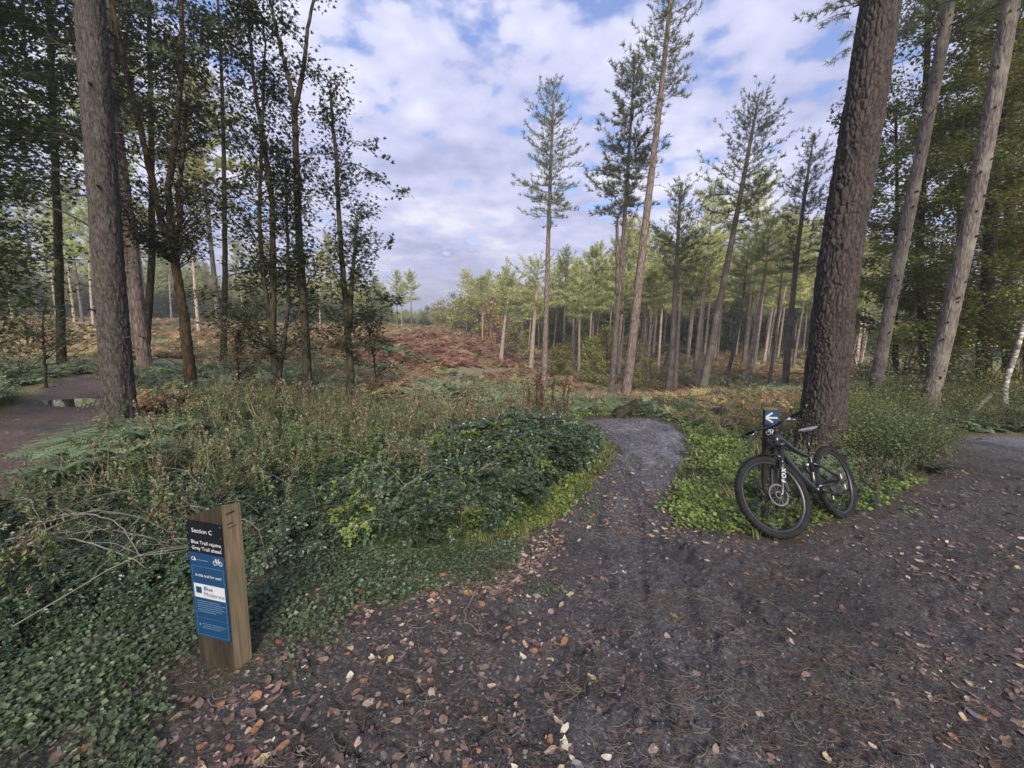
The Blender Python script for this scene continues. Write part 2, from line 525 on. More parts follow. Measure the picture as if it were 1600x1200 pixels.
MUD = world_poly([(60, 1260), (200, 1165), (300, 1110), (400, 1040), (440, 1000), (520, 975), (600, 950), (680, 925), (750, 880), (820, 845),
                  (880, 800), (925, 762), (955, 728), (968, 702), (950, 682), (925, 668), (905, 658), (960, 654), (1010, 655), (1045, 664),
                  (1068, 685), (1066, 715), (1052, 745), (1038, 775), (1045, 808), (1085, 830), (1150, 845), (1230, 852), (1330, 828),
                  (1400, 800), (1455, 765), (1488, 725), (1505, 690), (1530, 681), (1600, 686), (1750, 705)],
                 before=[(-1.6, -12), (-1.5, -1), (-1.25, .5)], after=[(22, 6.5), (24, -12)])
LPATH = world_poly([(-260, 900), (-20, 800), (70, 745), (128, 700), (152, 668), (158, 640), (175, 618), (155, 590), (120, 588), (70, 602),
                    (20, 640), (-60, 670), (-260, 720)])
LOOP1 = world_poly([(715, 668), (725, 660), (745, 656), (765, 657), (770, 666), (745, 672)])
LOOP2 = world_poly([(705, 583), (740, 580), (795, 576), (798, 578), (745, 583), (710, 586)])
LEFT2 = world_poly([(225, 572), (255, 562), (290, 565), (285, 575), (240, 580)])


def sdist(P, x, y):
    """signed distance to a polygon, negative inside"""
    x = np.asarray(x, float); y = np.asarray(y, float)
    d = np.full(x.shape, 1e9); ins = np.zeros(x.shape, bool)
    for i in range(len(P)):
        a = P[i]; b = P[(i + 1) % len(P)]
        ex, ey = b - a
        t = np.clip(((x - a[0]) * ex + (y - a[1]) * ey) / (ex * ex + ey * ey + 1e-12), 0, 1)
        d = np.minimum(d, np.hypot(x - a[0] - ex * t, y - a[1] - ey * t))
        c = (a[1] > y) != (b[1] > y)
        xi = a[0] + (y - a[1]) * ex / (ey if abs(ey) > 1e-12 else 1e-12)
        ins ^= c & (x < xi)
    return np.where(ins, -d, d)


def mud(x, y): return sdist(MUD, x, y)
def lpath(x, y): return sdist(LPATH, x, y)
def paths(x, y): return np.minimum(np.minimum(mud(x, y), lpath(x, y)), np.minimum(np.minimum(sdist(LOOP1, x, y), sdist(LOOP2, x, y)), sdist(LEFT2, x, y)))


PUD = ground(88, 625)
RUT = np.array([ground(a, b)[:2] for a, b in ((1055, 848), (1075, 872), (1110, 898), (1145, 925), (1165, 948))])


def relief(x, y, sd, sl):
    """small-scale relief laid over the terrain"""
    far = np.hypot(x, y)
    near = 1 - sstep(9, 16, far)
    inside = 1 - sstep(-.12, .12, sd)
    z = near * (inside * (.032 * (fbm(x * 3.5, y * 3.5, 3, 31) - .5) + .030 * (fbm(x * 15, y * 15, 3, 37) - .5) + .014 * (vnoise(x * 55, y * 55, 41) - .5))
                + (1 - inside) * (.07 * (fbm(x * 2.5, y * 2.5, 4, 43) - .4)))
    # churned clods in the mud
    cl = fbm(x * 5, y * 5, 2, 53)
    z = z + near * inside * .05 * sstep(.50, .72, cl) * (vnoise(x * 26, y * 26, 59) - .35)
    # tyre treads along the middle of the trail
    cx = .55 + .23 * np.clip(y - 1, 0, 6) * .9
    for off in (-.16, .12, .33):
        u = (x - cx - off - .06 * np.sin(y * 1.7 + off * 9)) / .035
        z = z - near * inside * np.exp(-u * u) * (.012 + .009 * np.sin(y * 2 * np.pi / .045)) * sstep(1.2, 2.2, y)
    # the deep rut that runs out of the trail
    d = np.full(np.shape(x), 9.0)
    for i in range(len(RUT) - 1):
        a, b = RUT[i], RUT[i + 1]; e = b - a
        t = np.clip(((x - a[0]) * e[0] + (y - a[1]) * e[1]) / (e @ e), 0, 1)
        d = np.minimum(d, np.hypot(x - a[0] - e[0] * t, y - a[1] - e[1] * t))
    z = z - .045 * np.exp(-(d / .045) ** 2) * (.6 + .8 * vnoise(x * 22, y * 22, 61)) + .018 * np.exp(-((d - .10) / .04) ** 2)
    # left path is worn slightly hollow
    z = z - .06 * (1 - sstep(-.4, .1, sl)) * (1 - sstep(12, 16, far))
    pd = np.hypot((x - PUD[0]) / .85, (y - PUD[1]) / .40)
    z = z - .07 * np.exp(-pd ** 2 * 1.2)
    return z


def make_ground():
    th = np.concatenate([np.linspace(-math.pi, -1.12, 40)[:-1], np.linspace(-1.12, 1.12, 560), np.linspace(1.12, math.pi, 40)[1:]])
    r = np.concatenate([[.02, .2, .4, .6], np.geomspace(.75, 14, 330), np.geomspace(14, 950, 100)[1:]])
    R, T = np.meshgrid(r, th, indexing='ij')
    x = R * np.sin(T); y = R * np.cos(T)
    sm = mud(x, y); sl = lpath(x, y)
    s1 = np.minimum(sdist(LOOP1, x, y), sdist(LOOP2, x, y)); s1 = np.minimum(s1, sdist(LEFT2, x, y))
    wob = .22 * (fbm(x * 3, y * 3, 4, 71) - .5)
    sm2 = sm + wob * sstep(.5, 3, np.hypot(x, y)); sl2 = sl + wob * 1.6; s12 = s1 + wob * 2
    z = H(x, y) + relief(x, y, sm2, sl2)
    # ---- what the ground is made of
    n1 = fbm(x * 1.3, y * 1.3, 4, 81); n2 = fbm(x * 7, y * 7, 3, 83); n3 = fbm(x / 6, y / 6, 3, 85)
    def C(*c): return np.array(c)[None, None, :]
    soil = C(.040, .034, .024) * (.7 + .6 * n2[..., None])
    moss = C(.075, .105, .030)
    g = sstep(.42, .62, n1)[..., None] * .75 * (1 - (1 - sstep(.3, 1.0, sm2)) * (x > 1))[..., None]
    base = soil * (1 - g) + moss * g
    far = sstep(9, 16, R)[..., None]
    heath = C(.20, .15, .085) * (1 - n1[..., None]) + C(.16, .17, .07) * n1[..., None]
    base = base * (1 - far) + heath * far
    wood = sstep(55, 90, R)[..., None]
    base = base * (1 - wood) + C(.07, .085, .035) * wood
    mudc = C(.050, .043, .043) * (.75 + .5 * n2[..., None]) * (.85 + .3 * n1[..., None])
    grav = C(.125, .127, .150) * (.45 + 1.1 * fbm(x * 16, y * 16, 3, 87)[..., None])
    # bluish stone surfacing where the trail bends; the wide track on the right too
    lane = np.abs(x - (1.75 + .25 * (y - 6)))
    gm = sstep(3.4, 6.2, y + .8 * (n1 - .5)) * (1 - sstep(3.4, 4.6, x)) * (1 - .55 * sstep(.35, .9, -(x - (1.3 + .24 * (y - 5)))))
    gm = np.maximum(gm, .9 * sstep(7.5, 9.5, x + .15 * n1) * sstep(-1, .5, 1.2 - np.abs(y - 5.2) * .3))
    pc = mudc * (1 - gm[..., None]) + grav * gm[..., None]
    red = C(.085, .058, .050) * (.8 + .4 * n2[..., None])
    lp = red * sstep(.4, .6, n1)[..., None] + mudc * 1.15 * (1 - sstep(.4, .6, n1)[..., None])
    bl_ = sstep(3.6, 5, y) * (1 - sstep(-.15, .25, x - (1.30 + .22 * (y - 5))))
    pc = pc * (1 - .7 * bl_[..., None]) + .7 * bl_[..., None] * C(.072, .054, .050) * (.6 + .8 * n2[..., None])
    ln_ = np.exp(-((x - (.55 + .23 * np.clip(y - 1, 0, 6) * .9)) / .62) ** 2) * sstep(.2, 2.0, y) * .42
    pc = pc * (1 - ln_[..., None]) + C(.092, .090, .104) * (.6 + .8 * n2[..., None]) * ln_[..., None]
    wm = (1 - sstep(-.06, .06, sm2))[..., None]; wl = (1 - sstep(-.12, .12, sl2))[..., None]; w1 = (1 - sstep(-.15, .15, s12))[..., None]
    colr = base * (1 - wm) + pc * wm
    colr = colr * (1 - wl) + lp * wl
    colr = colr * (1 - w1) + C(.16, .15, .145) * w1
    wet = (wm[..., 0] * sstep(.5, .75, fbm(x * 2.2, y * 2.2, 3, 91)) + wl[..., 0] * .5)
    cxr = .55 + .23 * np.clip(y - 1, 0, 6) * .9
    for off in (-.16, .12, .33):
        wet = np.maximum(wet, wm[..., 0] * .9 * np.exp(-((x - cxr - off - .06 * np.sin(y * 1.7 + off * 9)) / .05) ** 2) * (y < 6) * (y > 1))
    colr = colr * (1 - .35 * np.clip(wet, 0, 1)[..., None] * wm)
    nr, nt_ = x.shape
    V = np.stack([x, y, z], -1).reshape(-1, 3)
    i = np.arange(nr - 1)[:, None] * nt_; j = np.arange(nt_ - 1)[None]
    q = np.stack([i + j, i + nt_ + j, i + nt_ + j + 1, i + j + 1], -1).reshape(-1, 4)
    fs = lambda a: (a[:-1, :-1] + a[1:, :-1] + a[:-1, 1:] + a[1:, 1:]).reshape(-1) / 4
    fm, fl, f1 = fs(sm2), fs(sl2), fs(s12)
    kind = np.zeros(len(q), int); kind[fm < 0] = 1; kind[(fl < 0) & (fm >= 0)] = 2; kind[(f1 < 0) & (kind == 0)] = 3
    mt, nt, out = nodes('earth'); N, L = nt.nodes.new, nt.links.new
    at = N('ShaderNodeAttribute'); at.attribute_name = 'albedo'
    aw = N('ShaderNodeAttribute'); aw.attribute_name = 'wet'
    tc = N('ShaderNodeTexCoord')
    def nz(s, d=6, ro=.6):
        n = N('ShaderNodeTexNoise'); n.inputs['Scale'].default_value = s; n.inputs['Detail'].default_value = d; n.inputs['Roughness'].default_value = ro
        L(tc.outputs['Object'], n.inputs['Vector']); return n.outputs['Fac']
    a1 = nz(38); a2 = nz(170, 4); a3 = nz(9, 5)
    mr = N('ShaderNodeMapRange'); mr.inputs['From Min'].default_value = .3; mr.inputs['From Max'].default_value = .7
    mr.inputs['To Min'].default_value = .45; mr.inputs['To Max'].default_value = 1.65
    L(a1, mr.inputs[0])
    sc1 = N('ShaderNodeVectorMath'); sc1.operation = 'SCALE'; L(at.outputs['Color'], sc1.inputs[0]); L(mr.outputs[0], sc1.inputs[3])
    # pale grit
    vo = N('ShaderNodeTexVoronoi'); vo.inputs['Scale'].default_value = 75; L(tc.outputs['Object'], vo.inputs['Vector'])
    gr = N('ShaderNodeValToRGB'); gr.color_ramp.elements[0].position = .84; gr.color_ramp.elements[1].position = .93
    sp = N('ShaderNodeSeparateColor'); L(vo.outputs['Color'], sp.inputs[0]); L(sp.outputs[0], gr.inputs[0])
    sc2 = N('ShaderNodeVectorMath'); sc2.operation = 'SCALE'; sc2.inputs[3].default_value = 2.3; L(sc1.outputs[0], sc2.inputs[0])
    mx = N('ShaderNodeMix'); mx.data_type = 'RGBA'; L(gr.outputs[0], mx.inputs[0]); L(sc1.outputs[0], mx.inputs[6]); L(sc2.outputs[0], mx.inputs[7])
    b = N('ShaderNodeBsdfPrincipled'); L(mx.outputs[2], b.inputs['Base Color'])
    rg = N('ShaderNodeMapRange'); rg.inputs['To Min'].default_value = .82; rg.inputs['To Max'].default_value = .42; L(aw.outputs['Fac'], rg.inputs[0])
    L(rg.outputs[0], b.inputs['Roughness']); b.inputs['Specular IOR Level'].default_value = .45
    ad = N('ShaderNodeMath'); ad.operation = 'ADD'; L(a1, ad.inputs[0]); L(a2, ad.inputs[1])
    ad2 = N('ShaderNodeMath'); ad2.operation = 'MULTIPLY_ADD'; L(vo.outputs['Distance'], ad2.inputs[0]); ad2.inputs[1].default_value = -.5; L(ad.outputs[0], ad2.inputs[2])
    bp = N('ShaderNodeBump'); bp.inputs['Strength'].default_value = 1.0; bp.inputs['Distance'].default_value = .016
    L(ad2.outputs[0], bp.inputs['Height']); L(bp.outputs[0], b.inputs['Normal'])
    L(b.outputs[0], out.inputs[0])
    cf = colr.reshape(-1, 3)
    wf = wet.reshape(-1)
    for k, nm, lab in ((0, 'ground', 'woodland ground under plants, moss and leaf litter'), (1, 'muddy_trail', 'dark muddy trail bending away between the verges'),
                       (2, 'woodland_path', 'worn reddish earth path past the left pine'), (3, 'gravel_path', 'pale stretches of path among the bracken')):
        sel = q[kind == k]
        us, inv = np.unique(sel.ravel(), return_inverse=True)
        mb = MB(); mb.add(V[us], inv.reshape(-1, 4)[:, ::-1])
        o = mb.build(nm, mt, smooth=True)
        o.data.polygons.foreach_set('use_smooth', np.ones(len(sel), bool))
        ca = o.data.attributes.new('albedo', 'FLOAT_COLOR', 'POINT')
        ca.data.foreach_set('color', np.concatenate([cf[us], np.ones((len(us), 1))], 1).astype(np.float32).ravel())
        wa = o.data.attributes.new('wet', 'FLOAT', 'POINT'); wa.data.foreach_set('value', wf[us].astype(np.float32))
        tag(o, lab, kind='structure')
        GR[nm] = o


GR = {}
make_ground()


def Z(x, y):
    """height of the built surface"""
    x = np.asarray(x, float); y = np.asarray(y, float)
    wob = .22 * (fbm(x * 3, y * 3, 4, 71) - .5)
    return H(x, y) + relief(x, y, mud(x, y) + wob * sstep(.5, 3, np.hypot(x, y)), lpath(x, y) + wob * 1.6)


# the puddle: a water sheet lying in its hollow
def make_puddle():
    mt, nt, out = nodes('puddle_water'); N, L = nt.nodes.new, nt.links.new
    b = N('ShaderNodeBsdfPrincipled'); b.inputs['Base Color'].default_value = (.05, .045, .04, 1); b.inputs['Roughness'].default_value = .03
    b.inputs['IOR'].default_value = 1.33; b.inputs['Specular IOR Level'].default_value = 1.0; b.inputs['Coat Weight'].default_value = 1.0; b.inputs['Coat Roughness'].default_value = .02
    L(b.outputs[0], out.inputs[0])
    n = 60; t = np.linspace(0, 2 * np.pi, n, endpoint=False)
    rr = 1 + .35 * (fbm(np.cos(t) * 2 + 5, np.sin(t) * 2 + 5, 3, 101) - .5) * 2
    X = PUD[0] + np.cos(t) * 1.25 * rr; Y = PUD[1] + np.sin(t) * .50 * rr + .25 * (X - PUD[0])
    z = float(Z(PUD[0], PUD[1])) + .040
    V = np.concatenate([[[PUD[0], PUD[1], z]], np.stack([X, Y, np.full(n, z)], -1)])
    mb = MB(); mb.add(V, [[0, i + 1, (i + 1) % n + 1] for i in range(n)])
    tag(mb.build('puddle', mt), 'shallow puddle reflecting the sky on the left path', 'puddle')


make_puddle()

# ------------------------------------------------------------------ scattering (masses nobody could count)
def scatter(name, protos, pos, rot, scale, idx, label, cat=None, kind='stuff', parent=None):
    pos = np.asarray(pos, np.float32)
    if len(pos) == 0: return
    lib = bpy.data.collections.new(name + '_forms')
    for i, me in enumerate(protos):
        o = bpy.data.objects.new('%s_form_%03d' % (name, i), me); lib.objects.link(o)
    me = bpy.data.meshes.new(name)
    me.vertices.add(len(pos)); me.vertices.foreach_set('co', pos.ravel())
    def A(n, t, f, v):
        a = me.attributes.new(n, t, 'POINT'); a.data.foreach_set(f, np.ascontiguousarray(v).ravel())
    A('rot', 'FLOAT_VECTOR', 'vector', np.asarray(rot, np.float32))
    A('scl', 'FLOAT', 'value', np.asarray(scale, np.float32))
    A('pick', 'INT', 'value', np.asarray(idx, np.int32))
    o = link(name, me, parent)
    ng = bpy.data.node_groups.new(name + '_nodes', 'GeometryNodeTree')
    ng.interface.new_socket('Geometry', in_out='INPUT', socket_type='NodeSocketGeometry')
    ng.interface.new_socket('Geometry', in_out='OUTPUT', socket_type='NodeSocketGeometry')
    N, L = ng.nodes.new, ng.links.new
    gi = N('NodeGroupInput'); go = N('NodeGroupOutput')
    ci = N('GeometryNodeCollectionInfo'); ci.inputs[0].default_value = lib; ci.inputs['Separate Children'].default_value = True; ci.inputs['Reset Children'].default_value = True
    ip = N('GeometryNodeInstanceOnPoints')
    def att(n, t):
        a = N('GeometryNodeInputNamedAttribute'); a.data_type = t; a.inputs[0].default_value = n
        return [s for s in a.outputs if s.enabled and s.name == 'Attribute'][0]
    L(gi.outputs[0], ip.inputs['Points']); L(ci.outputs[0], ip.inputs['Instance'])
    ip.inputs['Pick Instance'].default_value = True
    L(att('pick', 'INT'), ip.inputs['Instance Index']); L(att('rot', 'FLOAT_VECTOR'), ip.inputs['Rotation']); L(att('scl', 'FLOAT'), ip.inputs['Scale'])
    L(ip.outputs[0], go.inputs[0])
    md = o.modifiers.new('scatter', 'NODES'); md.node_group = ng
    tag(o, label, cat, kind=kind)
    return o


rg = np.random.default_rng(11)


def spots(n, r0, r1, ok, th0=-66, th1=66, p=1.0, seed=None):
    """random ground points, denser towards the camera, kept with probability ok(x, y)"""
    g = np.random.default_rng(seed) if seed else rg
    r = r0 * (r1 / r0) ** (g.random(n) ** p)
    th = np.radians(g.uniform(th0, th1, n))
    x = r * np.sin(th); y = r * np.cos(th)
    k = g.random(n) < ok(x, y)
    return x[k], y[k]


def up_rot(n, tilt=.15):
    return np.stack([rg.normal(0, tilt, n), rg.normal(0, tilt, n), rg.uniform(0, 2 * np.pi, n)], -1)


def plant_scatter(name, protos, x, y, smin, smax, label, cat, tilt=.12, sink=.01, pick=None, sc=None, kind='stuff'):
    n = len(x)
    s = rg.uniform(smin, smax, n) if sc is None else sc * rg.uniform(smin, smax, n)
    idx = rg.integers(0, len(protos), n) if pick is None else pick
    return scatter(name, protos, np.stack([x, y, Z(x, y) - sink], -1), up_rot(n, tilt), s, idx, label, cat, kind)


# ------------------------------------------------------------------ plant forms
def form_low(seed, mat, n=26, r=.095, h=.045, s=.021):
    g = np.random.default_rng(seed)
    a = g.uniform(0, 2 * np.pi, n); q = r * np.sqrt(g.random(n))
    p = np.stack([q * np.cos(a), q * np.sin(a), h * (.25 + .75 * g.random(n))], -1)
    a2 = g.uniform(0, 6.28, n); d = np.stack([np.cos(a2), np.sin(a2), g.uniform(-.3, .35, n)], -1)
    nn = np.stack([g.normal(0, .5, n), g.normal(0, .5, n), np.ones(n)], -1)
    mb = MB(); stamp(mb, LEAF_V * [1.4, 1, 1], LEAF_F, p, frames(d, nn), s * g.uniform(.7, 1.4, n)[:, None])
    return mb.mesh('low_clump', mat)


def form_bramble(seed, mat, canes=6, h=.42, spread=.42, s=.062, perstep=3, stem='stem_green'):
    g = np.random.default_rng(seed); mb = MB()
    P, D = [], []
    for c in range(canes):
        a = g.uniform(0, 2 * np.pi); L_ = spread * g.uniform(.6, 1.2); hh = h * g.uniform(.55, 1.1)
        t = np.linspace(0, 1, 9)
        pts = np.stack([np.cos(a) * L_ * t + .02 * g.normal(size=9), np.sin(a) * L_ * t + .02 * g.normal(size=9), hh * np.sin(np.pi * t * .72) + .01], -1)
        mb.tube(pts, np.linspace(.0035, .0015, 9), 3, 1, cap=False)
        for k in range(1, 9):
            for _ in range(perstep):
                b = g.uniform(0, 2 * np.pi)
                off = np.array([math.cos(b), math.sin(b), g.uniform(-.2, .5)]) * g.uniform(.015, .05)
                for q in (-.9, 0, .9):
                    P.append(pts[k] + off * (1 + .3 * (q == 0))); D.append([math.cos(b + q), math.sin(b + q), g.uniform(-.45, .15)])
    P = np.array(P); D = np.array(D); n = len(P)
    nn = np.stack([g.normal(0, .55, n), g.normal(0, .55, n), np.ones(n)], -1)
    stamp(mb, LEAF_V * [1.3, 1, 1], LEAF_F, P, frames(D, nn), s * g.uniform(.6, 1.2, n)[:, None])
    return mb.mesh('bramble_clump', [mat, M[stem]])


def form_weed(seed, mat, stem, h=.8, s=.06, levels=16, dead=False, sr=.0045):
    g = np.random.default_rng(seed); mb = MB(); P, D = [], []
    nst = g.integers(1, 4)
    for c in range(nst):
        hh = h * g.uniform(.65, 1.1); a = g.uniform(0, 6.28); ln = g.uniform(.02, .22)
        t = np.linspace(0, 1, 8)
        pts = np.stack([np.cos(a) * (ln * t ** 1.6 + .03), np.sin(a) * (ln * t ** 1.6 + .03), hh * t], -1) + g.normal(0, .006, (8, 3)) * t[:, None]
        mb.tube(pts, np.linspace(sr, sr * .4, 8), 3, 1, cap=False)
        for k in range(levels):
            tt = .15 + .85 * k / levels; p = np.array([np.interp(tt, t, pts[:, i]) for i in range(3)])
            b = g.uniform(0, 6.28)
            for q in (0, math.pi):
                if dead and g.random() < .35: continue
                P.append(p); D.append([math.cos(b + q), math.sin(b + q), -.9 if dead and g.random() < .7 else g.uniform(-.5, .3)])
        # seed head
        for k in range(14):
            b = g.uniform(0, 6.28); p = pts[-1] - [0, 0, g.uniform(0, .18 * hh)]
            P.append(p); D.append([math.cos(b) * .6, math.sin(b) * .6, .8])
    P = np.array(P); D = np.array(D); n = len(P)
    nn = np.stack([g.normal(0, .5, n), g.normal(0, .5, n), np.ones(n)], -1)
    stamp(mb, LEAF_V * [.8, 1, 1], LEAF_F, P, frames(D, nn), s * g.uniform(.4, 1.2, n)[:, None])
    return mb.mesh('weed_stalk', [mat, M[stem]])


def form_grass(seed, mat, n=26, h=.22, w=.0045, r=.05, lean=.5):
    g = np.random.default_rng(seed); mb = MB()
    T = np.array([[-1, 0, 0], [1, 0, 0], [-.8, 0, .5], [.8, 0, .5], [0, 0, 1.0]]); 
    Vs, Fs = [], []
    for i in range(n):
        a = g.uniform(0, 6.28); q = r * math.sqrt(g.random()); hh = h * g.uniform(.4, 1.15); l = lean * g.uniform(.2, 1.3) * hh
        V = T * [w, 1, hh]; V[:, 1] = l * (T[:, 2] ** 2)
        V[4, 2] *= .9
        c, s_ = math.cos(a), math.sin(a)
        V = V @ np.array([[c, -s_, 0], [s_, c, 0], [0, 0, 1]]).T + [q * math.cos(a * 3), q * math.sin(a * 3), 0]
        Vs.append(V); Fs += [[5 * i, 5 * i + 1, 5 * i + 3], [5 * i, 5 * i + 3, 5 * i + 2], [5 * i + 2, 5 * i + 3, 5 * i + 4]]
    mb.add(np.concatenate(Vs), Fs)
    return mb.mesh('grass_tuft', mat)


def frond(mb, g, base, az, L_, rise, mat=0, pinn=15, w=.26, simple=False):
    """one arching frond with paired, toothed pinnae"""
    t = np.linspace(0, 1, 9)
    out = np.array([math.cos(az), math.sin(az), 0])
    pts = base + out * (L_ * (t * .35 + .55 * t ** 2))[:, None] + np.array([0, 0, 1.0]) * (rise * L_ * (1.25 * t - .85 * t ** 2.2))[:, None]
    mb.tube(pts, np.linspace(.005, .0015, 9) * (L_ / .6), 3, 1, cap=False)
    side = np.array([-math.sin(az), math.cos(az), 0])
    P, D, S = [], [], []
    for k in range(pinn):
        tt = .18 + .82 * k / pinn
        p = np.array([np.interp(tt, t, pts[:, i]) for i in range(3)])
        l = L_ * w * math.sin(math.pi * min(1, (.28 + .72 * (1 - tt))) * .62) * (1.1 - tt) * 1.35 + .01
        for sg in (-1, 1):
            P.append(p); D.append(side * sg * 1.0 + out * .45 + np.array([0, 0, g.uniform(-.28, .05)])); S.append(l * g.uniform(.85, 1.15))
    P = np.array(P); D = np.array(D); S = np.array(S); n = len(P)
    nn = np.stack([g.normal(0, .12, n), g.normal(0, .12, n), np.ones(n)], -1)
    if simple:
        stamp(mb, LEAF_V * [.75, 1, .6], LEAF_F, P, frames(D, nn), S[:, None], mat)
    else:
        V = [[0, 0, 0]]; Fs = []; K = 7
        for k in range(K):
            y = (k + .5) / K; ww = .17 * (1 - y) + .035
            b = len(V); V += [[0, y - .06, .01], [-ww, y + .07, -.02], [ww, y + .07, -.02], [0, y + .075, .01]]
            Fs += [[b, b + 3, b + 1], [b, b + 2, b + 3]]
        stamp(mb, np.array(V), np.array(Fs), P, frames(D, nn), S[:, None], mat)


def form_fern(seed, mat, n=6, L_=.6, simple=True, rise=.6):
    g = np.random.default_rng(seed); mb = MB(); a0 = g.uniform(0, 6.28)
    for i in range(n):
        frond(mb, g, np.array([g.normal(0, .02), g.normal(0, .02), 0]), a0 + i * 6.28 / n + g.normal(0, .3), L_ * g.uniform(.7, 1.15), rise * g.uniform(.6, 1.3), simple=simple, pinn=11 if simple else 15)
    return mb.mesh('fern_clump', [mat, M['stem_brown']])


def form_shrub(seed, mat, n=260, r=.5, h=.9, s=.075, stem='twig_dark', clumps=9):
    g = np.random.default_rng(seed); mb = MB(); P = []
    cc = np.stack([g.uniform(-r, r, clumps), g.uniform(-r, r, clumps), h * g.uniform(.35, .95, clumps)], -1)
    for c in cc:
        t = np.linspace(0, 1, 5)[:, None]
        mb.tube(np.array([0, 0, 0]) * (1 - t) + c * t + g.normal(0, .03, (5, 3)) * t, np.linspace(.010, .003, 5), 3, 1, cap=False)
        k = n // clumps
        P.append(c + g.normal(0, 1, (k, 3)) * [r * .33, r * .33, h * .16])
    P = np.concatenate(P); P[:, 2] = np.maximum(P[:, 2], .03); m_ = len(P)
    D = np.stack([g.normal(size=m_), g.normal(size=m_), g.uniform(-.8, .4, m_)], -1)
    nn = np.stack([g.normal(0, .5, m_), g.normal(0, .5, m_), np.ones(m_)], -1)
    stamp(mb, LEAF_V * [1.2, 1, 1], LEAF_F, P, frames(D, nn), s * g.uniform(.6, 1.3, m_)[:, None])
    return mb.mesh('shrub', [mat, M[stem]])


def form_leaf(seed, mat):
    g = np.random.default_rng(seed)
    n = 10; t = np.linspace(0, 2 * np.pi, n, endpoint=False)
    w = g.uniform(.48, .82); tip = g.uniform(.0, .28)
    r = 1 + .15 * g.normal(size=n)
    x = np.cos(t) * w * r * .5; y = np.sin(t) * r * .5
    y = y + tip * np.maximum(0, np.sin(t)) ** 6 * .5
    cup = g.uniform(-.1, .35); tw = g.uniform(-.5, .5)
    z = cup * (x ** 2) * 2.2 + tw * x * y + g.uniform(-.25, .45) * y * y + .035 * g.normal(size=n)
    V = np.concatenate([[[0, 0, .0], [0, .25, 0.02 * 1], [0, -.25, 0]], np.stack([x, y, z], -1)])
    Fs = []
    for i in range(n):
        j = (i + 1) % n
        c = 1 if math.sin(t[i]) > .5 and math.sin(t[j]) > .5 else (2 if math.sin(t[i]) < -.5 and math.sin(t[j]) < -.5 else 0)
        Fs.append([c, 3 + i, 3 + j])
    Fs += [[0, 3 + 1, 1], [0, 1, 3 + 4], [0, 3 + 6, 2], [0, 2, 3 + 9]]
    V[:, 2] -= V[:, 2].min() * .6
    st = len(V); V = np.concatenate([V, [[-.012, -.48, .0], [.012, -.48, .0], [.02, -.78, .05]]]); Fs.append([st, st + 1, st + 2])
    mb = MB(); mb.add(V, Fs)
    return mb.mesh('leaf', mat)

# ------------------------------------------------------------------ trees
def axis(px, Y, zbase=None):
    """trunk line: points on the lines of sight at one distance, foot on the ground"""
    P = np.array([at_y(a, b, Y) for a, b in px])
    p0 = P[0].copy(); gz = float(Z(p0[0], p0[1])) - .08
    if P[0][2] > gz + .02 and len(P) > 1:      # carry the line down to the ground
        d = (P[1] - P[0]) / max(1e-6, P[1][2] - P[0][2])
        P[0] = P[0] + d * (gz - P[0][2]) * np.array([.6, .6, 1])
    else:
        P[0][2] = gz
    return P


def resample(P, n, smooth=True):
    P = np.asarray(P, float)
    s = np.concatenate([[0], np.cumsum(np.linalg.norm(np.diff(P, axis=0), axis=1))])
    t = np.linspace(0, s[-1], n)
    Q = np.stack([np.interp(t, s, P[:, i]) for i in range(3)], -1)
    if smooth:
        for _ in range(max(1, n // 12)):
            Q[1:-1] = (Q[:-2] + 2 * Q[1:-1] + Q[2:]) / 4
    return Q


def radii(n, r0, r1, flare=.35, L_=10.0, fl=.5):
    t = np.linspace(0, 1, n)
    return r0 * (1 - t) + r1 * t + r0 * flare * np.exp(-t * L_ / fl)


def plated_trunk(mb, P, R, nth, nz, cell=.05, depth=.016, seed=1, lobes=5):
    """trunk with real bark plates; attribute holds how deep in a crack a point lies"""
    Q = resample(P, nz); Rr = np.interp(np.linspace(0, 1, nz), np.linspace(0, 1, len(R)), R)
    T = unit(np.gradient(Q, axis=0)); A = unit(np.cross(T, [0, 1.0, 0])); B = np.cross(T, A)
    th = np.linspace(0, 2 * np.pi, nth, endpoint=False)
    s = np.concatenate([[0], np.cumsum(np.linalg.norm(np.diff(Q, axis=0), axis=1))])
    S, TH = np.meshgrid(s, th, indexing='ij'); RR = Rr[:, None] + 0 * TH
    cx = np.cos(TH) * RR / cell; cy = np.sin(TH) * RR / cell; cz = S / (cell * 5.0)
    wx = 1.5 * (fbm(np.cos(TH) * 4 + 40 + np.sin(TH) * 3, S * 5, 3, seed + 3) - .5) * 2
    f1, f2, cid = worley3(cx + wx, cy + wx, cz + .5 * wx, seed)
    pl = np.clip((f2 - f1) / .30, 0, 1) ** .55
    fine = fbm(np.cos(TH) * RR * 60 + 9 * np.sin(TH), S * 18 + 7 * TH, 3, seed + 11)
    disp = depth * (pl - .55) + depth * .45 * (cid - .5) * pl + depth * .7 * (fine - .5)
    base = .09 * RR * np.exp(-S / .40) * np.cos(lobes * TH + 1.1) * 2.0 + .035 * RR * (vnoise(np.cos(TH) * 2 + 3, S * 1.3 + np.sin(TH) * 2, seed + 5) - .5)
    r = RR + disp + base
    V = Q[:, None] + r[..., None] * (np.cos(TH)[..., None] * A[:, None] + np.sin(TH)[..., None] * B[:, None])
    i = np.arange(nz - 1)[:, None] * nth; j = np.arange(nth)[None]; j2 = (j + 1) % nth
    q = np.stack([i + j, i + j2, i + nth + j2, i + nth + j], -1).reshape(-1, 4)
    mb.add(V, q[:, ::-1], 0, attr=(pl * (.6 + .4 * fine)).ravel())


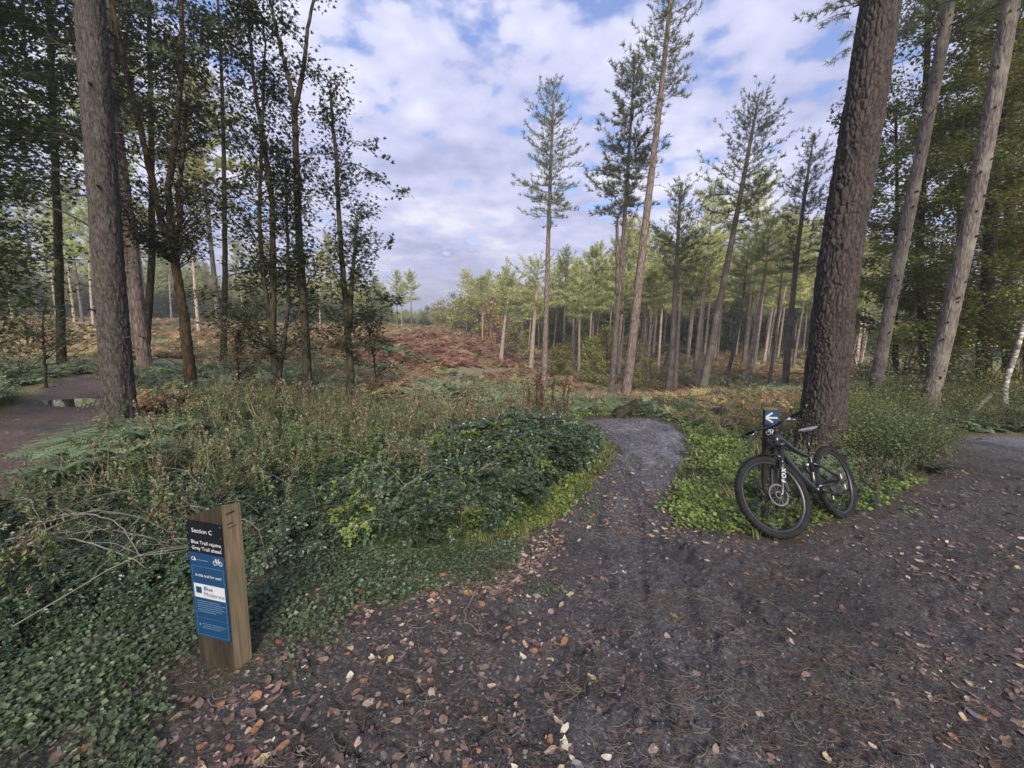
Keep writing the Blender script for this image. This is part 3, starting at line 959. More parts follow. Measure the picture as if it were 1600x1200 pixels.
def stubs(mb, g, P, R, s0, s1, n, L_=.18, r=.012, m=0, droop=0.0):
    """broken-off dead branches on a trunk"""
    P = np.asarray(P); s = np.linspace(0, 1, len(P))
    for i in range(n):
        t = g.uniform(s0, s1); p = np.array([np.interp(t, s, P[:, k]) for k in range(3)]); rr = np.interp(t, np.linspace(0, 1, len(R)), R)
        a = g.uniform(0, 6.28); l = L_ * g.uniform(.3, 1.5)
        d = np.array([math.cos(a), math.sin(a), g.uniform(-.15, .45)])
        q = np.array([p + d * rr * .7, p + d * (rr + l * .5), p + d * (rr + l) + [0, 0, droop * l]])
        mb.tube(q, [r * 1.3, r * .8, r * .45], 5, m)


NEED = []
for i in range(13):
    a = i * 2.4; e = .35 + .75 * ((i * .618) % 1)
    d = np.array([math.cos(a) * math.sin(e), math.cos(e), math.sin(a) * math.sin(e)])
    w = unit(np.cross(d, [.3, .2, 1.0])) * .055
    o = np.array([0, -.35 + .7 * ((i * .382) % 1), 0])
    NEED += [o - w, o + w, o + d]
NEED = np.array(NEED); NEED_F = np.arange(39).reshape(13, 3)


def pine_crown(mb, g, P, z0, width, tuft=.17, whorl=.5, nb=(3, 6), bare=.16, lean=(0, 0), dead=0, mt=0, mw=1, flat=.0, hang=.0, dens=1.0, top_taper=.75, gap=0.12):
    """P: trunk line; whorls from height z0 to the tip"""
    P = np.asarray(P); zt = P[-1][2]; z = z0
    pos, dr = [], []
    while z < zt - .1:
        u = (z - z0) / (zt - z0)
        c = np.array([np.interp(z, P[:, 2], P[:, k]) for k in range(3)])
        prof = (0.62 + .38 * math.sin(min(1, u / .35) * math.pi / 2)) * (1 - u ** 1.6 * top_taper) if u < .96 else .22
        k = g.integers(nb[0] + 1, nb[1] + 2); a0 = g.uniform(0, 6.28)
        for b in range(k):
            if g.random() < gap: continue
            a = a0 + b * 6.28 / k + g.normal(0, .35)
            l = width * prof * g.choice([.4, .7, .9, 1.3]) * g.uniform(.8, 1.15)
            l *= 1 + .35 * (lean[0] * math.cos(a) + lean[1] * math.sin(a))
            el = -.22 + 1.15 * u + g.normal(0, .13) - hang
            t = np.linspace(0, 1, 7)
            out = np.array([math.cos(a), math.sin(a), 0])
            pts = c + out * (l * t * math.cos(el))[:, None] + np.array([0, 0, 1.0]) * (l * (t * math.sin(el) + .22 * t ** 2.2))[:, None] + g.normal(0, .03 * l, (7, 3)) * t[:, None]
            mb.tube(pts, np.linspace(.004 + .007 * l, .003, 7), 4, mw, cap=False)
            nt = max(3, int(dens * l / .10))
            for j in range(nt):
                tt = bare + (1 - bare) * (j + g.random()) / nt
                p = np.array([np.interp(tt, t, pts[:, i]) for i in range(3)])
                sd = unit(np.cross(out, [0, 0, 1])) * g.choice([-1, 1]) * g.uniform(.3, 1) + out * .7 + np.array([0, 0, g.uniform(-.2, .8)])
                tl = g.uniform(.03, .30) * l * (1.15 - tt) + .04
                q = p + unit(sd) * tl
                if tl > .18: mb.tube([p, q], [.004, .003], 3, mw, cap=False)
                m_ = 1 + int(tl / .15)
                for w in range(m_):
                    pos.append(p + (q - p) * (w + 1) / m_); dr.append(sd + np.array([0, 0, .65]) + out * .2)
            pos.append(pts[-1]); dr.append(out + [0, 0, .9])
        z += whorl * g.uniform(.55, 1.25) * (1 - .35 * u)
    for k in range(4):
        pos.append(P[-1] + [0, 0, -.12 * k]); dr.append([g.normal(0, .2), g.normal(0, .2), 1])
    pos = np.array(pos); dr = np.array(dr, float); n = len(pos)
    stamp(mb, NEED, NEED_F, pos, frames(dr, g.normal(size=(n, 3))), tuft * g.uniform(.65, 1.3, n)[:, None], mt)
    for k in range(dead):
        z = z0 - g.uniform(.1, 2.6); c = np.array([np.interp(z, P[:, 2], P[:, k2]) for k2 in range(3)])
        a = g.uniform(0, 6.28); l = g.uniform(.3, 1.2)
        pts = c + np.array([[0, 0, 0], [math.cos(a) * l * .5, math.sin(a) * l * .5, .02 * l], [math.cos(a) * l, math.sin(a) * l, -.15 * l]])
        mb.tube(pts, [.014, .009, .004], 4, mw, cap=False)
        for w in range(3):
            p = pts[1] + (pts[2] - pts[1]) * g.random(); mb.tube([p, p + g.normal(0, .15, 3)], [.005, .003], 3, mw, cap=False)
    return n


def rel(P):
    """shift a trunk line so that it starts at the origin"""
    return P - P[0]


def pine_tree(px, Y, dia, crown_py, width, label, group=None, mat='bark_mid', needles='lf_needle', seed=1, r1=.3, nz=70, **kw):
    g = np.random.default_rng(seed)
    P = axis(px, Y); base = P[0].copy()
    z0 = at_y(px[-1][0], crown_py, Y)[2] - base[2]
    P = resample(rel(P), nz)
    t = empty('pine_tree', base, label=label, cat='pine tree', group=group)
    R = radii(nz, dia / 2, dia / 2 * r1, .25, P[-1][2], .5)
    R[-6:] *= np.linspace(.8, .25, 6)
    mb = MB(); mb.tube(P, R * (1 + .03 * g.normal(size=nz)), 12)
    zz = np.clip((z0) / P[-1][2], .2, 1)
    stubs(mb, g, P, R, .12, zz, int(10 + 2.2 * z0), .14, .011)
    mb.build('trunk', M[mat], t, smooth=True)
    mb = MB(); pine_crown(mb, g, P, z0, width, **kw)
    mb.build('crown', [M[needles], M['twig']], t)
    return t


G_STAND = 'tall slim pines standing in the clearing'
G_DENSE = 'slender pines of the dense stand beyond the clearing'
pine_tree([(848, 640), (853, 500), (858, 330), (866, 124)], 19, .30, 352, 1.45, 'lone slim pine in the middle of the sky, narrow crown with drooping lower branches', G_STAND, 'bark_mid', seed=21, dead=5, dens=1.1, gap=.22, whorl=.30, hang=.12, tuft=.13)
t2 = pine_tree([(953, 640), (962, 520), (972, 400), (982, 250), (992, 92)], 17, .26, 345, 1.45, 'slim pine with a snapped second stem, just left of the tallest pine', G_STAND, 'bark_mid', seed=22, dead=6, dens=1.0, whorl=.30, lean=(-.7, 0), hang=.25)
g = np.random.default_rng(3)
mb = MB(); Pb = axis([(953, 640), (964, 480), (965, 420), (964, 345)], 16.95)
Pq = resample(Pb, 30)[18:] - np.array(t2.location)
mb.tube(Pq, np.linspace(.09, .06, len(Pq)), 8); stubs(mb, g, Pq, [.07, .07], .2, 1, 9, .35, .012)
q = Pq[-1]
for k in range(4): mb.tube([q + g.normal(0, .02, 3), q + [g.normal(0, .03), 0, g.uniform(.1, .35)]], [.02, .003], 4)
tag(mb.build('broken_stem', M['bark_mid'], t2, smooth=True), 'bare snapped second stem')
pine_tree([(974, 655), (985, 560), (1005, 380), (1030, 170), (1048, 0), (1056, -80)], 15, .37, 165, 1.35, 'tallest pine of the clearing, its leaning trunk running past the top edge', G_STAND, 'bark_mid', seed=23, dead=14, dens=1.15, whorl=.30, hang=.25, tuft=.13)
pine_tree([(1042, 640), (1050, 560), (1056, 430), (1064, 286)], 21, .36, 445, 1.6, 'shorter bushy pine with open upswept branches beside the tallest pine', G_STAND, 'bark_pale', seed=24, dens=1.0, whorl=.30, tuft=.13)
pine_tree([(1092, 640), (1108, 560), (1135, 420), (1160, 290), (1186, 148)], 18, .35, 360, 1.85, 'leaning pine with broad layered crown, right of the bushy one', G_STAND, 'bark_pale', seed=25, dead=22, dens=.85, whorl=.30, tuft=.13)
pine_tree([(1224, 625), (1233, 520), (1245, 400), (1258, 300), (1272, 212)], 19, .30, 420, 1.4, 'pine with ragged narrow crown next to the thick dark trunk', G_STAND, 'bark_pale', seed=26, dead=8, dens=1.0, whorl=.30, lean=(.2, 0), tuft=.13)
MIDS = [  # base px, top px, distance, diameter, crown bottom py, crown width, seed, label
    ([(1128, 628), (1148, 540), (1160, 480), (1172, 360)], 24, 0.24, 455, 1.7, 'pinkish leaning pine stem halfway between the broad-crowned pine and the ragged one'),
    ([(1160, 622), (1178, 530), (1195, 430), (1206, 345)], 22, 0.26, 425, 1.8, 'forked-looking pale pine just right of the pinkish leaning stem'),
    ([(1176, 590), (1188, 500), (1197, 400)], 30, 0.24, 450, 1.7, 'thin pine behind the forked-looking pale pine'),
    ([(1202, 600), (1215, 500), (1226, 380)], 25, 0.22, 440, 1.5, 'stubbly knotted pine left of the ragged-crowned pine'),
    ([(1088, 614), (1096, 530), (1104, 400)], 26, 0.22, 455, 1.6, 'straight slim pine right behind the leaning broad-crowned pine'),
    ([(1054, 615), (1060, 520), (1066, 420), (1072, 370)], 25, 0.23, 450, 1.6, 'pine stem half hidden behind the bushy pine'),
    ([(1026, 616), (1046, 548), (1056, 480), (1062, 400)], 27, 0.19, 450, 1.4, 'thin strongly leaning pine left of the bushy pine'),
    ([(1010, 613), (1016, 520), (1020, 420)], 27, 0.20, 470, 1.5, 'thin upright pine second from the tallest trunk'),
    ([(1000, 604), (1008, 520), (1014, 420)], 28, 0.23, 475, 1.5, 'upright pine between the tallest trunk and a thin twin'),
    ([(989, 602), (996, 520), (1000, 425)], 29, 0.20, 475, 1.5, 'pine showing close beside the tallest trunk'),
    ([(966, 594), (974, 520), (980, 425)], 31, 0.20, 490, 1.5, 'pine squeezed between the snapped-stem pine and the tallest one'),
    ([(904, 596), (905, 520), (908, 440)], 31, 0.22, 495, 1.7, 'upright pine left of the pine with a snapped stem'),
    ([(895, 578), (899, 500), (903, 430)], 37, 0.23, 495, 1.9, 'slightly farther upright pine at the left end of the stand'),
    ([(829, 584), (834, 510), (838, 460), (841, 408)], 34, 0.40, 475, 2.6, 'pale straight pine left of the lone slim pine'),
    ([(782, 578), (788, 510), (792, 480), (796, 430)], 38, 0.40, 490, 2.7, 'leaning sunlit pine beside the rust-orange tree'),
    ([(1120, 568), (1127, 480), (1132, 400)], 36, 0.24, 470, 1.8, 'far pine seen between the broad-crowned pine and the pinkish one'),
    ([(1202, 538), (1212, 480), (1220, 400)], 50, 0.30, 480, 2.2, 'far straight pine at the back edge of the bracken slope, right'),
    ([(1022, 538), (1027, 480), (1030, 410)], 50, 0.32, 485, 2.3, 'far straight pine at the back edge of the bracken slope, left'),
    ([(1074, 560), (1080, 490), (1084, 400)], 38, 0.32, 475, 2.2, 'thicker pine with low fork behind the slim ones'),
    ([(925, 560), (927, 500), (930, 432)], 44, 0.36, 500, 2.4, 'knobbly pine above the yellow bushes'),
]
for i, (px, Y, dia, cp, w, lab) in enumerate(MIDS):
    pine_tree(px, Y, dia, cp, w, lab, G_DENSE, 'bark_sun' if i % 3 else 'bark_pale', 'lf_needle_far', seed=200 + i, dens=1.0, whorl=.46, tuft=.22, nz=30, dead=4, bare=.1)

# ---- more of the stand: shared forms, each tree its own object
def pine_form(seed, h, dia, cz, w, tuft, dens, mat, needles):
    g = np.random.default_rng(seed); n = 26
    t = np.linspace(0, 1, n)
    bend = g.normal(0, .22, 2)
    P = np.stack([bend[0] * t ** 2, bend[1] * t ** 2, h * t], -1)
    mb = MB(); R = radii(n, dia / 2, dia * .14, .2, h, .5); mb.tube(P, R, 8); stubs(mb, g, P, R, .15, cz / h, 12, .2, .012)
    a = mb.mesh('trunk', M[mat], True)
    mb = MB(); pine_crown(mb, g, P, cz, w, tuft=tuft, whorl=.50, dens=dens, dead=3, bare=.15)
    return a, mb.mesh('crown', [M[needles], M['twig']])


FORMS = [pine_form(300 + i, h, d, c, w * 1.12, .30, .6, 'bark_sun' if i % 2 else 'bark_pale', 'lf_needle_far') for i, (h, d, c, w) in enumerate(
    ((12.8, .28, 7.2, 1.9), (12.0, .26, 6.6, 1.8), (13.6, .30, 8.0, 2.0), (11.4, .24, 5.9, 1.8), (12.4, .27, 6.8, 2.1), (10.6, .23, 5.0, 1.9)))]


def put_pine(x, y, f, s, label, group, tilt=(0, 0), rz=0):
    o = empty('pine_tree', (x, y, float(H(x, y)) - .1), label=label, cat='pine tree', group=group)
    o.rotation_euler = (tilt[0], tilt[1], rz); o.scale = (s, s, s)
    link('trunk', FORMS[f][0], o); link('crown', FORMS[f][1], o)
    return o


g = np.random.default_rng(77)
taken = [at_y(m[0][0][0], m[0][0][1], m[1])[:2] for m in MIDS]
cnt = 0
for k in range(4000):
    y = g.uniform(32, 84); u = g.uniform(-.12, .86) if y > 44 else g.uniform(.12, .86)
    x = u * y
    if u < .1 and y < 50: continue
    if y < 53 and g.random() < .66: continue
    if min(np.hypot(x - q[0], y - q[1]) for q in taken) < 2.3 + (y - 30) * .02: continue
    if paths(np.array([x]), np.array([y]))[0] < 1: continue
    taken.append((x, y)); cnt += 1
    gap = sstep(.02, .32, u)
    s = (.80 + .28 * gap) * g.uniform(.85, 1.12)
    put_pine(x, y, int(g.integers(0, 6)), s, 'one of the slender pale-stemmed pines crowded in the far stand' if y > 44 else 'slender pale pine inside the stand on the bracken slope',
             'crowded far pines' if y > 44 else 'pines inside the stand on the bracken slope', (g.normal(0, .02), g.uniform(0, .05)), g.uniform(0, 6.28))
    if cnt > 135: break
# left of the view: lit pines beyond the heath
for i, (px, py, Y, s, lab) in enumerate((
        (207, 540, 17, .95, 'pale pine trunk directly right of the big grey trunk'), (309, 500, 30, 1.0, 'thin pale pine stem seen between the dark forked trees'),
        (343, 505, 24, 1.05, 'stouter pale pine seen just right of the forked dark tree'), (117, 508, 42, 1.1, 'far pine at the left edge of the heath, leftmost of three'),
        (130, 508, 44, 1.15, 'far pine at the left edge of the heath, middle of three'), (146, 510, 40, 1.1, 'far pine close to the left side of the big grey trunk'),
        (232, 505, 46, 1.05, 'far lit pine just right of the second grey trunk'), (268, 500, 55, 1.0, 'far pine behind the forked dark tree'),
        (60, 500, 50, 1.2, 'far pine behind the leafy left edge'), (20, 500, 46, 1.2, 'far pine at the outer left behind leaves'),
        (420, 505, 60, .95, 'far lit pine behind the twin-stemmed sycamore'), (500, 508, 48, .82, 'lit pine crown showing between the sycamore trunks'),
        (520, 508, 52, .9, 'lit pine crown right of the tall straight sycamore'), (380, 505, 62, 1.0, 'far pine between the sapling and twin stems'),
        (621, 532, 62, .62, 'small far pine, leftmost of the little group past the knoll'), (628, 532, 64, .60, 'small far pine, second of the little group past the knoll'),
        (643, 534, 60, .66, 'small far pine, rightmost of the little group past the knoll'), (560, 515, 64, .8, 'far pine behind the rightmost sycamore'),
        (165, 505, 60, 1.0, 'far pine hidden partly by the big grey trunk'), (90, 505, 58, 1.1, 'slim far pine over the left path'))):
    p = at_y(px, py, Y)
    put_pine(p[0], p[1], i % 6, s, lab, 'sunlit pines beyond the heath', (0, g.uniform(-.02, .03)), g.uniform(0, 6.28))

# ---- broad-leaved trees
def sprays(mb, g, starts, dirs, lens, r0, leaf, size, mat_leaf, mat_wood, nsub=5, nlf=16, up=.25, curve=.25, flat=.35, lobed_=False, dens=1.0, spread=.10, leafstart=.3):
    P, D = [], []
    for p, d, l in zip(starts, dirs, lens):
        d = unit(d); t = np.linspace(0, 1, 7)
        side = unit(np.cross(d, [0, 0, 1.0]))
        wob = g.normal(0, .05 * l, (7, 3)) * t[:, None]
        pts = p + d * (l * t)[:, None] + np.array([0, 0, 1.0]) * (up * l * t ** 2)[:, None] + side * (curve * g.uniform(-1, 1) * l * t ** 2)[:, None] + wob
        mb.tube(pts, np.linspace(r0 * (.4 + .6 * min(1, l)), .003, 7), 4, mat_wood, cap=False)
        for k in range(nsub):
            tt = leafstart + (1 - leafstart) * (k + g.random()) / nsub
            q = np.array([np.interp(tt, t, pts[:, i]) for i in range(3)])
            sd = side * g.choice([-1, 1]) * g.uniform(.4, 1) + d * g.uniform(.3, .9) + np.array([0, 0, g.uniform(-flat, flat) + .1])
            sl = l * g.uniform(.22, .5) * (1.2 - .6 * tt); e = q + unit(sd) * sl
            mb.tube([q, (q + e) / 2 + g.normal(0, .03 * sl, 3), e], [.006, .004, .002], 3, mat_wood, cap=False)
            n = max(3, int(nlf * dens * (.4 + .6 * sl / .5)))
            w = g.random(n) ** .8
            P.append(q + (e - q) * w[:, None] + g.normal(0, spread, (n, 3)) * [1, 1, .45 + flat])
            a = g.uniform(0, 6.28, n)
            D.append(np.stack([np.cos(a), np.sin(a), g.uniform(-.7, .2, n)], -1))
    P = np.concatenate(P); D = np.concatenate(D); n = len(P)
    nn = np.stack([g.normal(0, .25 + flat, n), g.normal(0, .25 + flat, n), np.ones(n)], -1)
    TV, TF = (LOBE_V * .95, LOBE_F) if lobed_ else (LEAF_V * [1.25, 1, 1], LEAF_F)
    stamp(mb, TV, TF, P, frames(D, nn), size * g.uniform(.6, 1.3, n)[:, None], mat_leaf)
    return n


def sycamore(stems, label, seed, nbr, blen, leaf=.075, z0=1.2, group=None, trunkmat='bark_dark', leafmat='lf_syc', up=.3, nlf=18, nsub=7, cat='sycamore tree', lobed_=True, dead=0.0, spread=.10, dens=1.0, prof=None, az=None, name='sycamore_tree', limbs=0, dirup=.45):
    """stems: list of (trunk line px, distance, r0, r1)"""
    g = np.random.default_rng(seed)
    A = [axis(px, Y) for px, Y, r0, r1 in stems]
    base = A[0][0].copy()
    t = empty(name, base, label=label, cat=cat, group=group)
    mb = MB(); st, dr, ln = [], [], []
    for i, (a, (px, Y, r0, r1)) in enumerate(zip(A, stems)):
        if i > 0:   # a fork starts on the first stem instead of the ground
            a = np.array([at_y(p_, q_, Y) for p_, q_ in px])
        P = resample(a - base, 40)
        R = radii(40, r0, r1, .25 if i == 0 else 0, P[-1][2], .35)
        P[1:-1] += g.normal(0, .006, (38, 3))
        if i == 0 or limbs == 0:
            mb.tube(P, R, 10)
        else:
            m2 = MB(); m2.tube(P, R, 9); m2.build('limb', M[trunkmat], t, smooth=True)
        zs = P[:, 2]; hi = zs[-1]
        n = int(nbr * (hi - max(z0, zs[0])) / max(1e-3, hi - z0)) if i else nbr
        for k in range(max(2, n)):
            zz = max(z0, zs[0]) + (hi - max(z0, zs[0])) * g.random() ** .9
            c = np.array([np.interp(zz, zs, P[:, j]) for j in range(3)])
            u = (zz - z0) / (hi - z0)
            aa = g.uniform(0, 6.28) if az is None else g.normal(az[0], az[1])
            pr = (1.0 - .45 * u) if prof is None else np.interp(u, *prof)
            st.append(c); dr.append([math.cos(aa), math.sin(aa), dirup + .5 * u + g.normal(0, .15)]); ln.append(blen * pr * g.uniform(.45, 1.2))
    mb.build('trunk', M[trunkmat], t, smooth=True)
    mb = MB(); sprays(mb, g, st, dr, ln, .016, None, leaf, 0, 1, nsub=nsub, nlf=nlf, up=up, lobed_=lobed_, spread=spread, dens=dens)
    mb.build('crown', [M[leafmat], M['twig_dark']], t)
    return t


GS = 'dark young sycamores left of the trail'
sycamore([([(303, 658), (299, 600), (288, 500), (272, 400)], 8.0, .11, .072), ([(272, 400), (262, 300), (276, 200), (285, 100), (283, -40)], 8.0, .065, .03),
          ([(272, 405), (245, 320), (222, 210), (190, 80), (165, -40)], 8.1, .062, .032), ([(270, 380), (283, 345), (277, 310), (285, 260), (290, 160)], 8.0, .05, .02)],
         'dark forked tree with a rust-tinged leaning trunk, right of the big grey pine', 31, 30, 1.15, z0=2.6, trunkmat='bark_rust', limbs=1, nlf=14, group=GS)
sycamore([([(380, 652), (371, 600), (368, 545), (372, 520)], 7.6, .045, .03)], 'small crooked sapling with turning leaves between the forked tree and the twin stems', 32, 13, .75, z0=.6, leafmat='lf_syc_dead', nlf=16, group=GS)
sycamore([([(437, 648), (436, 600), (425, 540), (427, 420), (425, 300), (395, 120), (385, -40)], 7.8, .075, .018), ([(430, 560), (412, 440), (405, 350), (409, 200), (415, 60)], 7.8, .05, .015), ([(436, 600), (452, 470), (449, 380), (446, 250)], 7.8, .04, .015)],
         'many-stemmed sycamore whose stems part at knee height', 33, 40, .95, z0=.9, group=GS)
sycamore([([(484, 648), (476, 500), (466, 350), (462, 220), (460, 160)], 7.9, .085, .048), ([(460, 165), (448, 110), (437, 70), (420, -10), (415, -60)], 7.9, .045, .015), ([(461, 170), (474, 110), (480, 50), (492, -20), (500, -70)], 7.9, .045, .015)],
         'tall straight sycamore forking high up into a feathery Y', 34, 30, .9, z0=1.0, group=GS, dens=.85)
sycamore([([(548, 640), (547, 560), (538, 450), (529, 330), (526, 260), (519, 180), (516, 140)], 7.9, .075, .022), ([(546, 520), (549, 450), (553, 400), (557, 340)], 7.9, .055, .02)],
         'rightmost sycamore, twin stemmed, one long leafy arm hanging out over the clearing', 35, 34, .72, z0=.7, group=GS)
# its long right-hand arms
g = np.random.default_rng(36)
tr = [o for o in bpy.data.objects if o.get('label', '').startswith('rightmost sycamore')][0]
mb = MB(); b0 = np.array(tr.location)
arms = [([(526, 262), (548, 252), (580, 268), (615, 300)], .014, 30), ([(527, 270), (540, 235), (560, 215), (590, 245)], .012, 26), ([(549, 450), (590, 470), (625, 470)], .012, 34), ([(547, 545), (580, 530), (610, 545)], .012, 26),
        ([(540, 470), (575, 400), (600, 385)], .012, 30), ([(551, 420), (575, 440), (585, 500)], .012, 26), ([(546, 560), (520, 510), (500, 540)], .01, 24)]
for px, r, k in arms:
    P = resample(np.array([at_y(a, b, 7.9 + g.normal(0, .15)) for a, b in px]) - b0, 10)
    mb.tube(P, np.linspace(r, .003, 10), 4, 1, cap=False)
    st = P[g.integers(3, 10, k // 3)]; a = g.uniform(0, 6.28, k // 3)
    sprays(mb, g, st, np.stack([np.cos(a), np.sin(a), g.uniform(-.5, .5, len(a))], -1), g.uniform(.18, .36, len(a)), .005, None, .08, 0, 1, nsub=4, nlf=9, lobed_=True, spread=.05)
mb.build('hanging_branch', [M['lf_syc'], M['twig_dark']], tr)

# ---- the big pines close by
def big_pine(px, Y, dia, top, label, mat, nth, nz, cell, depth, seed, stub=10, crown=None):
    P = axis(px, Y); base = P[0].copy(); P = P - base
    t = empty('pine_tree', base, label=label, cat='pine tree', group='big pine trunks near the trail')
    g = np.random.default_rng(seed); mb = MB()
    Pq = resample(P, 60); R = radii(60, dia / 2, top / 2, .38, Pq[-1][2], .32)
    plated_trunk(mb, Pq, R, nth, nz, cell, depth, seed)
    mb.build('trunk', M[mat], t, smooth=True, attr='plate')
    for i in range(stub):
        m2 = MB(); stubs(m2, g, Pq, R, .12, .98, 1, .10, .016, 0, -.1); m2.build('branch_stub', M['twig_dark'], t, smooth=True)
    if crown:
        m2 = MB(); gz, w = crown
        pine_crown(m2, g, resample(np.vstack([Pq, Pq[-1] + (Pq[-1] - Pq[-5]) / np.linalg.norm(Pq[-1] - Pq[-5]) * 5.5]), 60), gz, w, whorl=.55, dens=.9, tuft=.2, bare=.3)
        m2.build('crown', [M['lf_needle'], M['twig']], t)
    return t


bp = big_pine([(1279, 705), (1290, 600), (1312, 400), (1349, 180), (1376, 0), (1400, -160)], 6.0, .54, .385, 'massive dark pine trunk with deeply furrowed bark behind the leaning bicycle', 'bark_big', 200, 620, .052, .024, 41, 8)
big_pine([(190, 688), (184, 600), (169, 400), (153, 180), (140, 0), (126, -180)], 5.6, .34, .27, 'big grey pine trunk with flaky bark at the left beside the path', 'bark_left', 150, 620, .040, .013, 42, 14)
# dead side branches low on the left pine
lp = [o for o in bpy.data.objects if o.get('label', '').startswith('big grey pine')][0]
g = np.random.default_rng(43)
for (a, b) in (((158, 300), (20, 250)), ((160, 365), (15, 310)), ((150, 240), (60, 210)), ((165, 305), (195, 302)), ((144, 110), (60, 60)), ((155, 215), (162, 208))):
    m2 = MB(); p0 = at_y(*a, 5.6) - np.array(lp.location); p1 = at_y(*b, 6.1) - np.array(lp.location)
    t = np.linspace(0, 1, 8)[:, None]; P = p0 * (1 - t) + p1 * t + [0, 0, .10] * np.sin(t * 3.1) + g.normal(0, .02, (8, 3)) * t
    l_ = np.linalg.norm(p1 - p0); m2.tube(P, np.linspace(.016, .004, 8), 5)
    for k in range(int(5 * l_)):
        q = P[g.integers(2, 8)]; e = q + g.normal(0, .22, 3) * [1, .6, .6]; m2.tube([q, (q + e) / 2 + g.normal(0, .02, 3), e], [.005, .004, .002], 3, cap=False)
    m2.build('dead_branch', M['twig_dark'], lp)
# small sprig beside the big dark trunk
m2 = MB(); b0 = np.array(bp.location)
for a, b in (((1330, 20), (1272, 42)), ((1328, 22), (1290, 40)), ((1330, 75), (1290, 104)), ((1333, 50), (1315, 60))):
    p0 = at_y(*a, 6.0) - b0; p1 = at_y(*b, 5.8) - b0; t = np.linspace(0, 1, 6)[:, None]; P = p0 * (1 - t) + p1 * t + [0, 0, .04] * np.sin(t * 3.1)
    m2.tube(P, np.linspace(.006, .002, 6), 4, 1, cap=False)
    k = 9; w = g.random(k)[:, None]; m2n = p0 * (1 - w) + p1 * w + g.normal(0, .02, (k, 3))
    stamp(m2, NEED[:21], NEED_F[:7], m2n, frames(np.tile(p1 - p0, (k, 1)) + g.normal(0, .3, (k, 3)), g.normal(size=(k, 3))), .09)
m2.build('twig', [M['lf_needle'], M['twig_dark']], bp)

for px, Y, dia, top, lab, sd, cz in (([(1370, 590), (1391, 480), (1419, 340), (1449, 190), (1472, 70), (1492, -60)], 10.0, .255, .20, 'pale knotty pine right of the massive dark trunk', 44, 8.6),
                         ([(1456, 610), (1478, 520), (1512, 370), (1547, 190), (1572, 50), (1596, -90)], 8.6, .285, .235, 'pale leaning pine with a healed scar, at the edge of the leafy wood', 45, 8.4),
                         ([(229, 592), (218, 500), (205, 380), (188, 260), (172, 120), (160, -60)], 10.5, .29, .22, 'second grey pine trunk, standing behind the big one at the left', 46, 5.6)):
    P = axis(px, Y); base = P[0].copy(); Pq = resample(P - base, 60)
    t = empty('pine_tree', base, label=lab, cat='pine tree', group='pines at middle distance beside the trail')
    g = np.random.default_rng(sd); R = radii(60, dia / 2, top / 2, .2, Pq[-1][2], .5); mb = MB()
    plated_trunk(mb, Pq, R, 70, 320, .05, .010, sd)
    # rings of knots where branches were shed
    z = .8
    while z < Pq[-1][2] - .2:
        for k in range(g.integers(2, 5)):
            a = g.uniform(0, 6.28); c = np.array([np.interp(z + g.normal(0, .03), Pq[:, 2], Pq[:, j]) for j in range(3)]); rr = np.interp(z, Pq[:, 2], R)
            d = np.array([math.cos(a), math.sin(a), .25]); mb.tube([c + d * rr * .85, c + d * (rr + .035 + .07 * g.random() ** 3)], [.024, .012], 6, 1)
        z += g.uniform(.28, .5)
    mb.build('trunk', [M['bark_pale'] if sd != 46 else M['bark_mid'], M['twig_dark']], t, smooth=True)
    P2 = resample(np.vstack([Pq, Pq[-1] + unit(Pq[-1] - Pq[-5]) * 5.0]), 60)
    mb = MB(); pine_crown(mb, g, P2, cz, 2.3, whorl=.5, dens=1.0, tuft=.16, bare=.35, dead=8 if sd != 46 else 3)
    mb.build('crown', [M['lf_needle'], M['twig_dark']], t)

# ------------------------------------------------------------------ leafy wood at the right
GB = 'beeches of the wood on the right'
BE = [([([(1446, 600), (1436, 400), (1446, 200), (1450, 0), (1452, -150)], 13.5, .13, .05)], 'slender beech rising between the two pale right-hand pines', 51, 64, 2.5),
      ([([(1532, 620), (1545, 400), (1560, 200), (1580, -50), (1590, -200)], 12.0, .17, .07)], 'beech with yellowing layers behind the pale leaning pine', 52, 80, 2.9),
      ([([(1640, 640), (1655, 400), (1680, 150), (1700, -150)], 10.5, .18, .08)], 'beech at the right edge whose layered branches sweep over the track', 53, 90, 3.0),
      ([([(1400, 590), (1398, 450), (1402, 300), (1400, 180)], 16.0, .10, .04)], 'young beech behind the knotty pale pine', 54, 50, 2.3),
      ([([(1600, 610), (1610, 450), (1630, 250), (1650, 50)], 16.5, .15, .07)], 'deep green beech farther back along the track', 55, 70, 3.2),
      ([([(1570, 620), (1574, 420), (1580, 200), (1590, 0)], 14.0, .15, .07)], 'golden-tinged beech between the leaning pine and the birch', 57, 80, 3.0),
      ([([(1490, 590), (1496, 480), (1500, 330), (1504, 200)], 18.0, .15, .07)], 'beech deep in the wood between the pale pines', 56, 64, 3.1)]
for st, lab, sd, nb, bl in BE:
    sycamore(st, lab, sd, nb, bl, leaf=.085 if st[0][1] < 13 else .115, z0=.9, group=GB, leafmat='lf_beech', up=-.04, nlf=27, nsub=10, cat='beech tree', lobed_=False, spread=.12, name='beech_tree', dirup=.12,
             prof=([0, .3, 1], [.9, 1.0, .7]))
